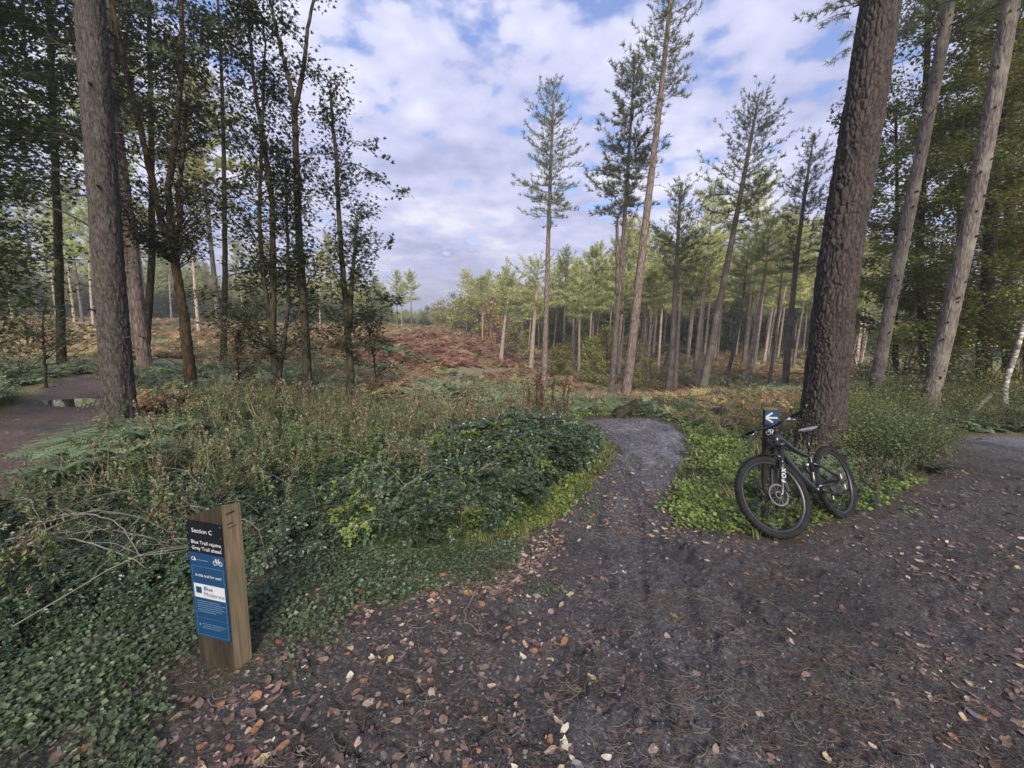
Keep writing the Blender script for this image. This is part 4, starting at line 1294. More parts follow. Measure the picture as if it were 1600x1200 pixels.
# understorey beside the track
SHR = [form_shrub(400 + i, [M['lf_beech'], M['lf_nettle'], M['lf_holly'], M['lf_oak']][i % 4], 420, .8, 1.5, .07, clumps=14) for i in range(8)]
g = np.random.default_rng(60)
for i, (px, py, Y, f, s, lab) in enumerate((
        (1395, 560, 9.4, 5, .9, 'yellow-brown leafy bush between the two pale pines'), (1430, 590, 9.0, 1, .8, 'low yellowing bush left of the leaning pine foot'),
        (1480, 560, 11, 0, 1.3, 'green bush right behind the leaning pine'), (1540, 600, 11, 4, 1.2, 'green bush above the propped log'),
        (1340, 560, 11, 5, .9, 'bush with ochre leaves right behind the massive trunk'), (1590, 600, 13, 2, 1.3, 'dark evergreen bush deep beside the right-hand track'),
        (1360, 540, 14, 0, 1.3, 'green bush farther behind the massive trunk'), (1500, 620, 9.6, 6, .9, 'dark bush beside the propped log'),
        (1425, 520, 14, 4, 1.5, 'tall green bush behind the knotty pine'), (1560, 640, 9.6, 3, .6, 'pale yellow bush at the foot of the birch'),
        (1190, 655, 9.5, 1, .55, 'low leafy bush on the slope edge above the waymarker post'), (1150, 650, 10.5, 5, .55, 'yellowish bush at the rim of the hollow beside the track verge'))):
    p = at_y(px, py, Y); o = link('shrub', SHR[f]); o.location = (p[0], p[1], float(Z(p[0], p[1])) - .05); o.rotation_euler = (0, 0, g.uniform(0, 6.28)); o.scale = (s, s, s * g.uniform(.85, 1.15))
    tag(o, lab, 'bush', 'bushes at the wood edge')
# birch and propped log
P = axis([(1567, 655), (1570, 600), (1590, 545), (1602, 500), (1612, 430)], 9.2); b = P[0].copy()
t = empty('birch_tree', b, label='thin white birch stem with dark bands at the far right', cat='birch tree')
mb = MB(); Pq = resample(P - b, 24); mb.tube(Pq, radii(24, .06, .03, .3, 3, .3), 9); mb.build('trunk', M['birch'], t, smooth=True)
mb = MB(); g = np.random.default_rng(61); st = Pq[g.integers(8, 24, 14)]; a = g.uniform(0, 6.28, 14)
sprays(mb, g, st, np.stack([np.cos(a), np.sin(a), g.uniform(.1, .6, 14)], -1), g.uniform(.5, 1.1, 14), .008, None, .05, 0, 1, nsub=5, nlf=14, lobed_=False, spread=.08)
mb.build('crown', [M['lf_oak'], M['twig_dark']], t)
a_, b_ = at_y(1498, 682, 8.3), at_y(1546, 618, 9.0); a_[2] = float(Z(a_[0], a_[1])) + .02
mb = MB(); Pq = resample(np.array([a_, (a_ + b_) / 2 + [0, 0, .01], b_]) - a_, 14); mb.tube(Pq, np.linspace(.062, .05, 14), 10)
o = mb.build('fallen_log', M['twig'], smooth=True); o.location = a_; tag(o, 'thin pale log leaning up into the bushes beside the track', 'log')

# ------------------------------------------------------------------ dark foliage at the left edge
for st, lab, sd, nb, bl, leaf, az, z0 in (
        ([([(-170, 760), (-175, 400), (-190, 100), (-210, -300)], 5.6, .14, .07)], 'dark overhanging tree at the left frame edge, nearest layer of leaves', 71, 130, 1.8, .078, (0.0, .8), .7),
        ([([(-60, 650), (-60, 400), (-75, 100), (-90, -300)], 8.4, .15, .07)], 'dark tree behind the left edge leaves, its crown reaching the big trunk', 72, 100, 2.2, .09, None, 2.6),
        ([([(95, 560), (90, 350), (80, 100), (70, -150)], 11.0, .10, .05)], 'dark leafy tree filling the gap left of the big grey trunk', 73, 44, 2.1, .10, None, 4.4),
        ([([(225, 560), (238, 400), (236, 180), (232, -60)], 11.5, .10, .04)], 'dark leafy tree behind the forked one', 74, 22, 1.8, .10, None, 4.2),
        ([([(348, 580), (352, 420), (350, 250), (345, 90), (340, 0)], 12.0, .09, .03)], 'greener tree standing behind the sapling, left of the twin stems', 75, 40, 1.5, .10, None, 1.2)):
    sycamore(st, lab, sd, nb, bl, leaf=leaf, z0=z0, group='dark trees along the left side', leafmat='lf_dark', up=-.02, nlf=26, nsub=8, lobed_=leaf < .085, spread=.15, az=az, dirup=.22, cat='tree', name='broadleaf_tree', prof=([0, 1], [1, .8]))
sycamore([([(70, 590), (69, 550), (66, 500), (72, 470)], 9.0, .03, .015)], 'small sapling standing beside the left path', 76, 16, .75, z0=.5, leafmat='lf_dark', nlf=12, leaf=.08, group='small saplings')
sycamore([([(590, 600), (584, 560), (578, 520)], 10.5, .03, .015)], 'low sapling at the right foot of the sycamore group', 77, 18, .8, z0=.3, leafmat='lf_syc', nlf=14, leaf=.08, group='small saplings')
for i, (px, py, Y, f, s, lab) in enumerate((
        (500, 610, 9.3, 0, .62, 'green undergrowth bush between the straight and rightmost sycamores'), (405, 630, 8.6, 1, .55, 'ochre leafy bush left of the many-stemmed sycamore'),
        (345, 600, 9.8, 4, .7, 'green bush behind the crooked sapling'), (600, 580, 11, 0, .6, 'dark green bush right of the rightmost sycamore'),
        (455, 600, 9.6, 5, .6, 'turning brown-green bush between twin stems and straight sycamore'), (20, 560, 9.5, 2, 1.1, 'dark bush at the left edge above the path'),
        (-30, 620, 7.0, 2, 1.0, 'dark bush at the left edge beside the path'), (30, 470, 16, 0, 1.6, 'large green bush at the far end of the left path'),
        (520, 570, 12, 5, .75, 'brownish bush behind the sycamore feet'), (310, 560, 13, 0, .6, 'low green bush on the heath behind the forked tree'))):
    p = at_y(px, py, Y); o = link('shrub', SHR[f]); o.location = (p[0], p[1], float(Z(p[0], p[1])) - .05); o.rotation_euler = (0, 0, i * 1.3); o.scale = (s, s, s)
    tag(o, lab, 'bush', 'bushes among the left-hand trees')

# ------------------------------------------------------------------ broad-leaved trees and woods in the distance
def round_form(seed, mat, h=7, r=3.0, n=2600, leaf=.34, clumps=26, z0=.9):
    g = np.random.default_rng(seed); mb = MB()
    t = np.linspace(0, 1, 6)[:, None]
    P = []
    tm = MB(); tm.tube(np.array([0, 0, 0]) * (1 - t) + np.array([.1, 0, h * .7]) * t, np.linspace(.16, .05, 6), 7)
    for k in range(clumps):
        a = g.uniform(0, 6.28); u = g.random(); zz = z0 + (h - z0) * u
        rr = r * math.sqrt(max(.05, 1 - (2 * u - .85) ** 2 / 1.35)) * g.uniform(.35, 1.0)
        c = np.array([math.cos(a) * rr, math.sin(a) * rr, zz])
        tm.tube(np.array([.05, 0, h * .25 + .3 * zz]) * (1 - t) + c * t, np.linspace(.05, .012, 6), 4, cap=False)
        k2 = n // clumps; d = g.normal(size=(k2, 3)); d = unit(d) * (g.random((k2, 1)) ** .45)
        P.append(c + d * [r * .36, r * .36, h * .12])
    P = np.concatenate(P); m_ = len(P); P[:, 2] = np.maximum(P[:, 2], .2)
    D = np.stack([g.normal(size=m_), g.normal(size=m_), g.uniform(-.9, .4, m_)], -1)
    nn = np.stack([g.normal(0, .6, m_), g.normal(0, .6, m_), np.ones(m_)], -1)
    stamp(mb, LEAF_V * [1.3, 1, 1], LEAF_F, P, frames(D, nn), leaf * g.uniform(.6, 1.3, m_)[:, None])
    return tm.mesh('trunk', M['bark_mid'], True), mb.mesh('crown', mat)


RF = [round_form(500, M['lf_oak']), round_form(501, M['lf_oak'], 6, 3.4), round_form(502, M['lf_orange'], 8, 1.7, 1800, .3), round_form(503, M['lf_holly'], 7, 3.4, 3000, .30),
      round_form(504, M['lf_oak'], 5, 2.2, 1800, .26), round_form(505, M['lf_beech'], 8, 3.4, 3000, .32), round_form(506, M['lf_holly'], 9, 3.8, 3400, .32)]


def put_round(px, Y, f, s, label, group, cat='tree', name='broadleaf_tree', py=540, sz=None):
    p = at_y(px, py, Y); o = empty(name, (p[0], p[1], float(H(p[0], p[1])) - .1), label=label, cat=cat, group=group)
    o.rotation_euler = (0, 0, Y * 1.7 + px); o.scale = (s, s, sz or s)
    link('trunk', RF[f][0], o); link('crown', RF[f][1], o)
    return o


for args in ((690, 74, 0, .70, 'rounded yellow-green tree past the knoll, left one of the pair'), (728, 68, 1, .92, 'broad yellow-green tree in front of the far pines'), (712, 82, 0, .95, 'tall yellow-green tree between the pair past the knoll'),
             (752, 62, 1, 1.0, 'yellow-green tree just left of the rust-orange tree'), (766, 55, 2, .80, 'rust-orange tree glowing among the green ones'), (808, 47, 4, .80, 'small yellow bushy tree right of the rust-orange tree'),
             (672, 96, 5, .62, 'green tree at the far end of the knoll'), (870, 58, 5, .85, 'green leafy tree behind the left end of the pine stand'), (845, 64, 5, .9, 'green leafy tree beneath the far pines')):
    put_round(*args, 'broad-leaved trees on the far side of the hollow')
for args in ((935, 26, 4, .42, 'yellow bush at the foot of the snapped-stem pine'), (922, 33, 4, .55, 'ochre bush right of the upright pine'), (1015, 24, 4, .40, 'yellow bush among the thin pine stems'), (905, 40, 4, .7, 'yellow-leaved bush higher up behind the upright pine'),
             (950, 37, 4, .7, 'ochre bush on the slope between the thin pines'), (880, 29, 0, .35, 'low green-yellow bush on the floor of the hollow'), (985, 43, 1, .5, 'yellow-green bush behind the tallest pine')):
    put_round(*args, 'yellow bushes below the pines', cat='bush', name='yellow_bush')
g = np.random.default_rng(90)
k = 0
for px in np.linspace(860, 1420, 30):
    put_round(px + g.normal(0, 8), 62 + g.normal(0, 5) + (8 if k % 2 else 0), 3 + 3 * int(g.integers(0, 2)), g.uniform(.55, .8), 'one of the dark evergreen understorey trees behind the pale pine stems', 'dark understorey behind the pine stand', cat='tree', name='evergreen_tree'); k += 1
for px in np.linspace(-150, 560, 24):
    put_round(px + g.normal(0, 10), 76 + g.normal(0, 6), 5 if g.random() < .6 else 3, g.uniform(.5, .8), 'one of the low trees lining the far side of the heath', 'low trees along the far side of the heath'); k += 1

# far wood that reads as one mass
x, y = spots(5200, 95, 420, lambda x, y: np.ones(len(x)), -70, 70, seed=91)
ff = [RF[5][1], RF[3][1], FORMS[0][1], FORMS[3][1], FORMS[5][1]]
o = scatter('distant_wood', ff, np.stack([x, y, H(x, y) - 1.0], -1), np.stack([0 * x, 0 * x, rg.uniform(0, 6.28, len(x))], -1), rg.uniform(.7, 1.15, len(x)) * np.where(np.abs(np.degrees(np.arctan2(x, y)) + 9) < 8, .34, .9), rg.integers(0, 5, len(x)), 'far wood along the skyline', 'wood')

# ------------------------------------------------------------------ undergrowth
LOW = [form_low(i, M['lf_low']) for i in range(5)]
LOWB = [form_low(20 + i, M['lf_bright'], 18, .09, .07, .036) for i in range(4)]
BR = [form_bramble(40 + i, M['lf_bramble']) for i in range(6)]
BRB = [form_bramble(60 + i, M['lf_bright'], 6, .35, .35, .055) for i in range(3)]
WG = [form_weed(80 + i, M['lf_nettle'], 'stem_green') for i in range(5)]
WD = [form_weed(100 + i, M['lf_dead'], 'stem_brown', dead=True) for i in range(6)]
GT = [form_grass(120 + i, M['grass']) for i in range(5)]
GS_ = [form_grass(140 + i, M['straw'], 24, .34, .004, .06, .6) for i in range(4)]
FG = [form_fern(160 + i, M['fern_g']) for i in range(3)]; FY = [form_fern(170 + i, M['fern_y']) for i in range(3)]
FO = [form_fern(180 + i, M['fern_o']) for i in range(3)]; FR = [form_fern(190 + i, M['fern_r']) for i in range(3)]
FD = [form_fern(195 + i, M['fern_d'], 6, .55) for i in range(3)]

TRUNKS = np.array([o.location[:2] for o in bpy.data.objects if o.get('category') == 'pine tree'])
SIGN = ground(338, 1042)[:2]; POST = np.array([2.80, 4.17]); BIKE = np.array([2.9, 3.75])


def clear(x, y, r=.18):
    c = np.ones(len(x))
    c *= np.hypot(x - SIGN[0], y - SIGN[1]) > .20
    # keep the sight line to the sign panel free
    tt = (x * SIGN[0] + y * SIGN[1]) / (SIGN @ SIGN)
    c *= ~((tt > .55) & (tt < 1) & (np.abs(x * SIGN[1] - y * SIGN[0]) / np.hypot(*SIGN) < .22))
    c *= np.hypot(x - POST[0], y - POST[1]) > .12
    c *= 1 - .85 * np.exp(-(((x - 2.95) / .85) ** 2 + ((y - 3.62) / .36) ** 2) ** 1.5)
    return c


def leftside(x, y): return (x < .42 + .19 * (y - 3)).astype(float)


# creeping leaves close to the ground, thinning out on to the trail
def ok(x, y):
    s = mud(x, y); l = lpath(x, y); n = fbm(x * 2.4, y * 2.4, 3, 201)
    a = sstep(-.45, .9, s + 1.7 * (n - .56)) * (leftside(x, y) * .95 + .55 * (1 - leftside(x, y)))
    return a * sstep(-.2, .15, l) * clear(x, y) * (.12 + .88 * sstep(.40, .52, fbm(x * 4.2, y * 4.2, 3, 209)))
x, y = spots(44000, 1.1, 9, ok, -64, 30, seed=202)
plant_scatter('creeping_plants', LOW, x, y, .55, 1.2, 'small green leaves creeping over the ground around the sign and trail edge', 'ground cover', .2)


def ok(x, y):
    s = mud(x, y); n = fbm(x * 1.8, y * 1.8, 3, 211)
    a = sstep(.02, .6, s + .5 * (n - .5)) * (1 - leftside(x, y)) * (1 - sstep(.5, 3.0, x - .62 * y)) * sstep(.3, .5, n + .1)
    b = leftside(x, y) * sstep(-.05, .1, s) * (1 - sstep(.35, .8, s)) * sstep(3.2, 4.4, y)
    return np.maximum(a, b) * (np.hypot(x, y) < 9.6) * clear(x, y)
x, y = spots(46000, 2.6, 9.8, ok, -30, 50, seed=212)
plant_scatter('bright_ground_cover', LOWB, x, y, .6, 1.25, 'fresh bright green low plants on the verges of the trail bend', 'ground cover', .2)

# verge and woodland grass
def ok(x, y):
    s = paths(x, y); n = fbm(x * 1.5, y * 1.5, 3, 221)
    v = np.exp(-((s - .15) / .35) ** 2) * .9
    return np.clip(np.maximum(v * sstep(2.6, 4.2, y), .45 * sstep(.48, .6, n) * (y > 3.4)) * (1 - .85 * ((x > 1.6) & (y < 9))) * sstep(-.08, .1, s), 0, 1) * clear(x, y)
x, y = spots(15000, 1.6, 16, ok, -64, 60, seed=222)
plant_scatter('verge_grass', GT, x, y, .3, .75, 'green grass tufts along the verges', 'grass', .2)
def ok(x, y):
    s = paths(x, y); n = fbm(x * 1.1 + 9, y * 1.1, 3, 231)
    return sstep(.25, .6, s) * sstep(.45, .6, n + .12 * (x > 2)) * sstep(4.4, 6, np.hypot(x, y))
x, y = spots(6500, 4, 40, lambda x, y: ok(x, y) * (1 - .92 * ((x > 1) & (y < 14))), -60, 50, seed=232)
plant_scatter('straw_grass', GS_, x, y, .6, 1.3, 'dry straw-coloured grass among the weeds', 'grass', .2)

# brambles: knee-high left of the trail, the highest mound by the bend
def mound(x, y):
    return .40 + .22 * np.exp(-(((x - .25) / 1.0) ** 2 + ((y - 4.9) / 1.25) ** 2)) + .12 * np.exp(-(((x + 1.3) / 1.3) ** 2 + ((y - 4.4) / 1.1) ** 2))
def ok(x, y):
    s = mud(x, y); n = fbm(x * 1.2, y * 1.2, 3, 241)
    a = leftside(x, y) * sstep(.35 + .45 * (y < 3.2), .85 + .5 * (y < 3.2), s + .7 * (n - .5)) * sstep(2.3, 2.9, np.hypot(x, y)) * (1 - .75 * sstep(5.8, 7.0, y)) * (1 - .5 * sstep(.5, .7, n) * (x < -2))
    return a * sstep(.1, .35, lpath(x, y)) * clear(x, y, .4) * (1 - .6 * ((x < -2.6) & (y > 3.5))) * (.12 + .88 * sstep(.40, .56, fbm(x * 2.6, y * 2.6, 3, 249)))
x, y = spots(22000, 2.0, 9, ok, -64, 24, seed=242)
plant_scatter('bramble_thicket', BR, x, y, .75, 1.2, 'dark green brambles and nettles crowding the ground left of the trail', 'brambles', .15, sc=mound(x, y) * (.80 + .45 * sstep(-2.2, -.2, x)) * (.55 + .9 * fbm(x * 1.9, y * 1.9, 3, 247)))
# the mound itself: canes piled over one another
k = 1300; mx_ = rg.normal(.15, .62, k) ; my_ = 4.9 + rg.normal(0, .75, k) + .55 * mx_
hh = .55 * np.exp(-(((mx_ - .15) / .85) ** 2 + ((my_ - 4.95) / 1.05) ** 2)); kk = (mud(mx_, my_) > .38)
mx_, my_, hh = mx_[kk], my_[kk], hh[kk]; n_ = len(mx_)
scatter('bramble_mound', BR + BRB[:1], np.stack([mx_, my_, Z(mx_, my_) + hh * rg.random(n_) ** .6 * .8], -1), up_rot(n_, .3), rg.uniform(.45, .75, n_), rg.integers(0, 7, n_), 'mound of brambles beside the bend of the trail', 'brambles')
x, y = spots(4200, 3.2, 7.5, lambda x, y: ok(x, y) * sstep(.5, .6, fbm(x * 2, y * 2, 3, 251)), -30, 22, seed=252)
plant_scatter('nettle_patches', BRB, x, y, .8, 1.2, 'lighter green leafy shoots rising out of the brambles', 'nettles', .15, sc=mound(x, y) * 1.2)

BIGN = [form_weed(750 + i, M['lf_bright' if i == 1 else 'lf_bramble'], 'stem_green', .7, .075, 13, sr=.005) for i in range(4)]
x, y = spots(1500, 2.9, 7.5, lambda x, y: ok(x, y) * sstep(.44, .58, fbm(x * 1.1 + 5, y * 1.1, 3, 255)), -55, 22, seed=256)
plant_scatter('tall_nettles', BIGN, x, y, .5, .9, 'taller leafy nettle stems standing over the brambles', 'nettles', .12, sc=.35 + .75 * mound(x, y))

x, y = spots(1500, 2.3, 6, lambda x, y: ok(x, y) * sstep(.42, .56, fbm(x * 1.6 + 15, y * 1.6, 3, 257)), -60, 16, seed=258)
plant_scatter('scattered_weeds', WG + WD[:2], x, y, .35, .7, 'single weed stems poking out of the brambles', 'weeds', .2)


def form_cane(seed):
    g = np.random.default_rng(seed); mb = MB(); l = g.uniform(.5, 1.0); t = np.linspace(0, 1, 9)
    P = np.stack([l * t, .12 * l * np.sin(t * 3 + seed), .10 + .30 * l * np.sin(t * math.pi * .85)], -1) + g.normal(0, .006, (9, 3))
    mb.tube(P, np.linspace(.0036, .0014, 9), 4, cap=False)
    for k in range(5):
        i = g.integers(2, 8); e = P[i] + g.normal(0, .09, 3) + [.06, 0, .03]; mb.tube([P[i], (P[i] + e) / 2 + g.normal(0, .008, 3), e], [.0022, .0016, .001], 3, cap=False)
    return mb.mesh('cane', M['twig_grey'] if seed % 3 else M['stem_brown'])


x, y = spots(620, 2.2, 8, lambda x, y: ok(x, y), -62, 20, seed=259)
plant_scatter('dry_canes', [form_cane(i) for i in range(6)], x, y, .6, 1.15, 'dry leafless bramble canes arching through the undergrowth', 'dead stems', .15)

# weeds and withered stalks behind them
def ok(x, y):
    s = mud(x, y); r = np.hypot(x, y)
    return leftside(x, y) * (1 - .75 * ((x < -2.6) & (y < 6.2))) * sstep(.5, 1.0, s) * sstep(4.0, 5.2, r + .8 * (fbm(x, y, 2, 261) - .5)) * (1 - sstep(9, 11.5, r)) * sstep(.1, .5, lpath(x, y))
x, y = spots(3400, 3.6, 11.5, ok, -48, 14, seed=262)
plant_scatter('green_weeds', WG, x, y, .34, .72, 'tall green and yellowing weeds in the rough ground', 'weeds', .12, sc=1 - .38 * sstep(5.8, 8.5, y))
x, y = spots(1700, 3.6, 11.5, lambda x, y: ok(x, y) * sstep(.42, .55, fbm(x * 1.4, y * 1.4, 3, 271)), -48, 16, seed=272)
plant_scatter('withered_weeds', WD, x, y, .45, .85, 'withered brown stalks among the weeds', 'weeds', .14)

# right bank: rough grass, brambles and ferns round the massive trunk
def ok(x, y):
    s = mud(x, y)
    return (1 - leftside(x, y)) * sstep(.15, .5, s) * sstep(-.3, .6, x - .60 * y) * (np.hypot(x, y) > 3.9) * (1 - .7 * sstep(11, 15, np.hypot(x, y)))
x, y = spots(4200, 4.2, 16, ok, 24, 62, seed=282)
plant_scatter('bank_weeds', WG[:2] + WD[:2] + BR[:2], x, y, .2, .46, 'rough mixed weeds on the bank right of the massive trunk', 'weeds', .2)
x, y = spots(1500, 5.5, 16, lambda x, y: ok(x, y) * sstep(.45, .6, fbm(x, y, 3, 291)) * (x > .72 * y), 30, 62, seed=292)
plant_scatter('bank_ferns', FD, x, y, .7, 1.2, 'green ferns on the shady bank below the pale pines', 'ferns', .2)
x, y = spots(2600, 7.5, 22, lambda x, y: ok(x, y) * (x > .74 * y), 34, 66, seed=295)
plant_scatter('wood_edge_growth', SHR[:3] + BR[:3], x, y, .25, .5, 'leafy low growth at the edge of the wood', 'undergrowth', .1)
def ok(x, y):
    s = mud(x, y)
    return (1 - leftside(x, y)) * sstep(.1, .4, s) * np.exp(-((np.hypot(x, y) - 10.2) / 1.4) ** 2) + (1 - leftside(x, y)) * (x > .6 * y) * .35 * (s > .2)
x, y = spots(2600, 6, 14, ok, 4, 48, seed=298)
plant_scatter('rim_weeds', WG + WD[:1] + BR[:2], x, y, .25, .52, 'tangle of weeds along the rim of the hollow', 'weeds', .15)

# bracken over the heath, colours in drifts
def ok(x, y):
    s = paths(x, y); r = np.hypot(x, y)
    return sstep(.25, .7, s) * sstep(8.3, 9.6, r + 1.2 * (fbm(x / 2, y / 2, 2, 301) - .5)) * (x < .95 * y + 2) * (y > 3) * (.55 + .45 * sstep(.3, .5, fbm(x / 2.2, y / 2.2, 3, 303)))
x, y = spots(26000, 8, 95, ok, -64, 47, seed=302)
n = fbm(x / 3.2, y / 3.2, 3, 311) + .07 * rg.normal(size=len(x)); n2 = fbm(x / 7, y / 7, 2, 313)
nearL = (1 - sstep(11, 15, y)) * (x < 2)
v = n + .30 * (.5 - nearL) + .10 * (np.abs(x + 6.5) < 6) * (y > 15) + .04 * (x > 3)
sp = np.where(v < .47, 0, np.where(v < .60, 1, np.where(v < .72, 2, 3)))
sp = np.where((x < -7.5) & (y > 12) & (rg.random(len(x)) < .72) & ~((x > -12) & (y > 20)), 1, sp)
sp = np.where((x > 1) & (sp == 3) & (rg.random(len(x)) < .7), 1, sp)
sp = np.where((x > 1) & (sp == 2) & (rg.random(len(x)) < .4), 0, sp)
for k, (fr, nm, lab) in enumerate(((FG, 'green_bracken', 'blue-green bracken in the hollow'), (FY, 'ochre_bracken', 'ochre and yellow bracken drifts'), (FO, 'rust_bracken', 'rust-brown bracken drifts'), (FR, 'wine_bracken', 'wine-red dying bracken on the knoll'))):
    q = sp == k
    plant_scatter(nm, fr, x[q], y[q], .8, 1.35, lab, 'bracken', .2, sc=(1 + .5 * sstep(20, 60, np.hypot(x[q], y[q]))) * (1 - .45 * (1 - sstep(9.5, 14, np.hypot(x[q], y[q]))) * (x[q] > 0)))

# ------------------------------------------------------------------ plants one can point at
FERNF = [form_fern(700 + i, M['fern_d'], 7, .62, simple=False, rise=.5) for i in range(3)]
for i, (px, py, s, lab) in enumerate(((135, 735, 1.0, 'fern arching over the left path edge, left of the big grey trunk'), (100, 770, .8, 'lone fern frond cluster reaching onto the left path'), (165, 712, .95, 'fern at the left foot of the big grey trunk'),
                                      (222, 708, 1.0, 'fern spreading right of the big grey trunk'), (262, 700, .85, 'fern between the big grey trunk and the forked tree'), (120, 712, .8, 'fern on the path verge behind the nearest fern'),
                                      (245, 740, .75, 'low fern in front of the brown weeds'), (190, 745, 1.0, 'broad fern in front of the big grey trunk'), (80, 735, .8, 'fern nearest the bare earth of the left path'), (1425, 700, .8, 'pale green fern on the bank below the leaning pine'), (1380, 690, .7, 'small fern right of the massive trunk'))):
    p = ground(px, py); o = link('fern', FERNF[i % 3]); o.location = (p[0], p[1], float(Z(p[0], p[1])) - .01); o.rotation_euler = (0, 0, i * 2.1); o.scale = (s * 1.25,) * 3; o.location.z += .16
    tag(o, lab, 'fern', 'single ferns')
TALL = [form_weed(720 + i, M['lf_dead'], 'stem_brown', 1.05, .065, 24, dead=True, sr=.009) for i in range(3)] + [form_weed(730, M['lf_nettle'], 'stem_brown', .85, .075, 30, sr=.007)]


def form_dock(seed):
    g = np.random.default_rng(seed); mb = MB(); P = []
    t = np.linspace(0, 1, 9); a = g.uniform(0, 6.28)
    pts = np.stack([.10 * np.cos(a) * t ** 1.5, .10 * np.sin(a) * t ** 1.5, t * 1.0], -1) + g.normal(0, .008, (9, 3)) * t[:, None]
    mb.tube(pts, np.linspace(.008, .003, 9), 5, 1, cap=False)
    for k in range(8):
        tt = .38 + .07 * k; p = np.array([np.interp(tt, t, pts[:, i]) for i in range(3)]); b = g.uniform(0, 6.28); l = (1.05 - tt) * .34
        e = p + [math.cos(b) * l * .35, math.sin(b) * l * .35, l]; mb.tube([p, (p + e) / 2 + [math.cos(b) * .01, math.sin(b) * .01, 0], e], [.004, .003, .002], 4, 1, cap=False)
        w = g.random(26)[:, None]; P.append(p + (e - p) * w + g.normal(0, .010, (26, 3)))
    w = g.random(60); P.append(np.stack([np.interp(.5 + .5 * w, t, pts[:, i]) for i in range(3)], -1) + g.normal(0, .011, (60, 3)))
    P = np.concatenate(P); n = len(P)
    stamp(mb, LEAF_V * [1.6, 1, 1], LEAF_F, P, frames(g.normal(size=(n, 3)), g.normal(size=(n, 3))), g.uniform(.014, .030, n)[:, None])
    return mb.mesh('dock', [M['dock'], M['stem_brown']])


DOCK = [form_dock(740 + i) for i in range(4)]
for i, (px, Y, h, f, lab) in enumerate(((838, 6.9, .98, 0, 'rust-brown dock stalk before the lone slim pine, leftmost of the clump'), (851, 6.7, 1.12, 1, 'tallest rust-brown dock stalk of the clump by the bramble mound'), (863, 6.9, 1.0, 2, 'rust-brown dock stalk in the middle of the clump right of the slim pine'),
                                        (876, 6.6, 1.10, 3, 'leaning rust-brown dock stalk, nearly rightmost of the clump'), (886, 7.0, .95, 0, 'rust-brown dock stalk nearest the trail bend'), (822, 7.4, .8, 1, 'short brown dock stalk left of the clump'))):
    p = at_y(px, 665, Y); o = link('dock_stalk', DOCK[f]); o.location = (p[0], p[1], float(Z(p[0], p[1])) - .01); o.rotation_euler = (.04 * (i - 2), 0, i * 1.7); o.scale = (h, h, h * 1.05)
    tag(o, lab, 'plant', 'brown dock stalks by the bend')
for i, (px, py, s, f, lab) in enumerate(((178, 790, .80, 3, 'yellow-green seeding stalk in front of the big grey trunk'), (268, 770, .72, 2, 'brown seeding stalk between the grey trunk and the sign'),
                                         (405, 760, .8, 3, 'yellow-green stalk left of the bramble mound'), (640, 720, .95, 0, 'dark withered stalk in the middle of the weeds'), (690, 715, .9, 2, 'withered stalk beside the grey patch of path'))):
    p = ground(px, py); o = link('weed_stalk', TALL[f]); o.location = (p[0], p[1], float(Z(p[0], p[1])) - .01); o.rotation_euler = (0, 0, i * 1.7); o.scale = (s, s, s)
    tag(o, lab, 'plant', 'tall single stalks')
GSH = [form_shrub(770 + i, M['lf_dead'] if i else M['lf_nettle'], 520, .6, 1.0, .05, clumps=16) for i in range(2)]
for i, (px, Y, s, f, lab) in enumerate(((765, 9.2, .85, 1, 'greyish withered shrub beyond the bramble mound'), (800, 10.4, .8, 0, 'pale green shrub behind the greyish one'), (735, 11.0, .7, 1, 'smaller brownish shrub left of the greyish one'), (1120, 11.5, .7, 0, 'pale shrub on the rim right of the log stub'))):
    p = at_y(px, 640, Y); o = link('shrub', GSH[f]); o.location = (p[0], p[1], float(Z(p[0], p[1])) - .03); o.rotation_euler = (0, 0, i * 1.7); o.scale = (s, s, s)
    tag(o, lab, 'bush', 'withered shrubs past the mound')

# ------------------------------------------------------------------ litter on the trail
LV = [form_leaf(800 + i, M['litter'][i % 8]) for i in range(24)]
wts = np.array([.31, .24, .12, .04, .07, .18, .01, .03])
def ok(x, y):
    s = mud(x, y); n = fbm(x * 1.6, y * 1.6, 3, 321)
    inn = 1 - sstep(.1, .7, s)
    edge = np.exp(-((s + .16) / .30) ** 2) * leftside(x, y) * (.4 + .6 * sstep(1.6, 3.2, y))
    right = sstep(.6, 2.2, x - .25 * y) * .75 + 1.3 * sstep(3.6, 5.5, x)
    return np.clip(inn * (.07 + .75 * edge + right * (.25 + .9 * sstep(.4, .6, n)) + .35 * sstep(.52, .66, n)) + .26 * (x < .3) * (s < 1.3), 0, 1) * (lpath(x, y) > 0)
x, y = spots(19000, .75, 12, ok, -62, 62, seed=322)
lx, ly = spots(900, 5, 14, lambda x, y: (lpath(x, y) < .2) * .6, -62, -30, seed=323)
l2 = spots(9000, 3.6, 9.5, lambda x, y: (mud(x, y) < .35) * sstep(2.6, 4.2, x - .08 * y) * (.3 + .7 * sstep(.4, .6, fbm(x * 1.3, y * 1.3, 3, 325))), 28, 64, seed=324)
l3 = spots(15000, 2.4, 8.5, lambda x, y: np.exp(-((mud(x, y) + .20) / .22) ** 2) * leftside(x, y) * .9, -24, 22, seed=326)
l4 = spots(5200, 3.6, 9.5, lambda x, y: (mud(x, y) < .05) * (x < 3.2) * .7, 2, 32, seed=327)
lx = np.concatenate([lx, l2[0], l3[0], l4[0]]); ly = np.concatenate([ly, l2[1], l3[1], l4[1]])
x = np.concatenate([x, lx]); y = np.concatenate([y, ly])
n = len(x); s = (.015 + .041 * rg.random(n) ** 2.0)
z = Z(x, y) + .004
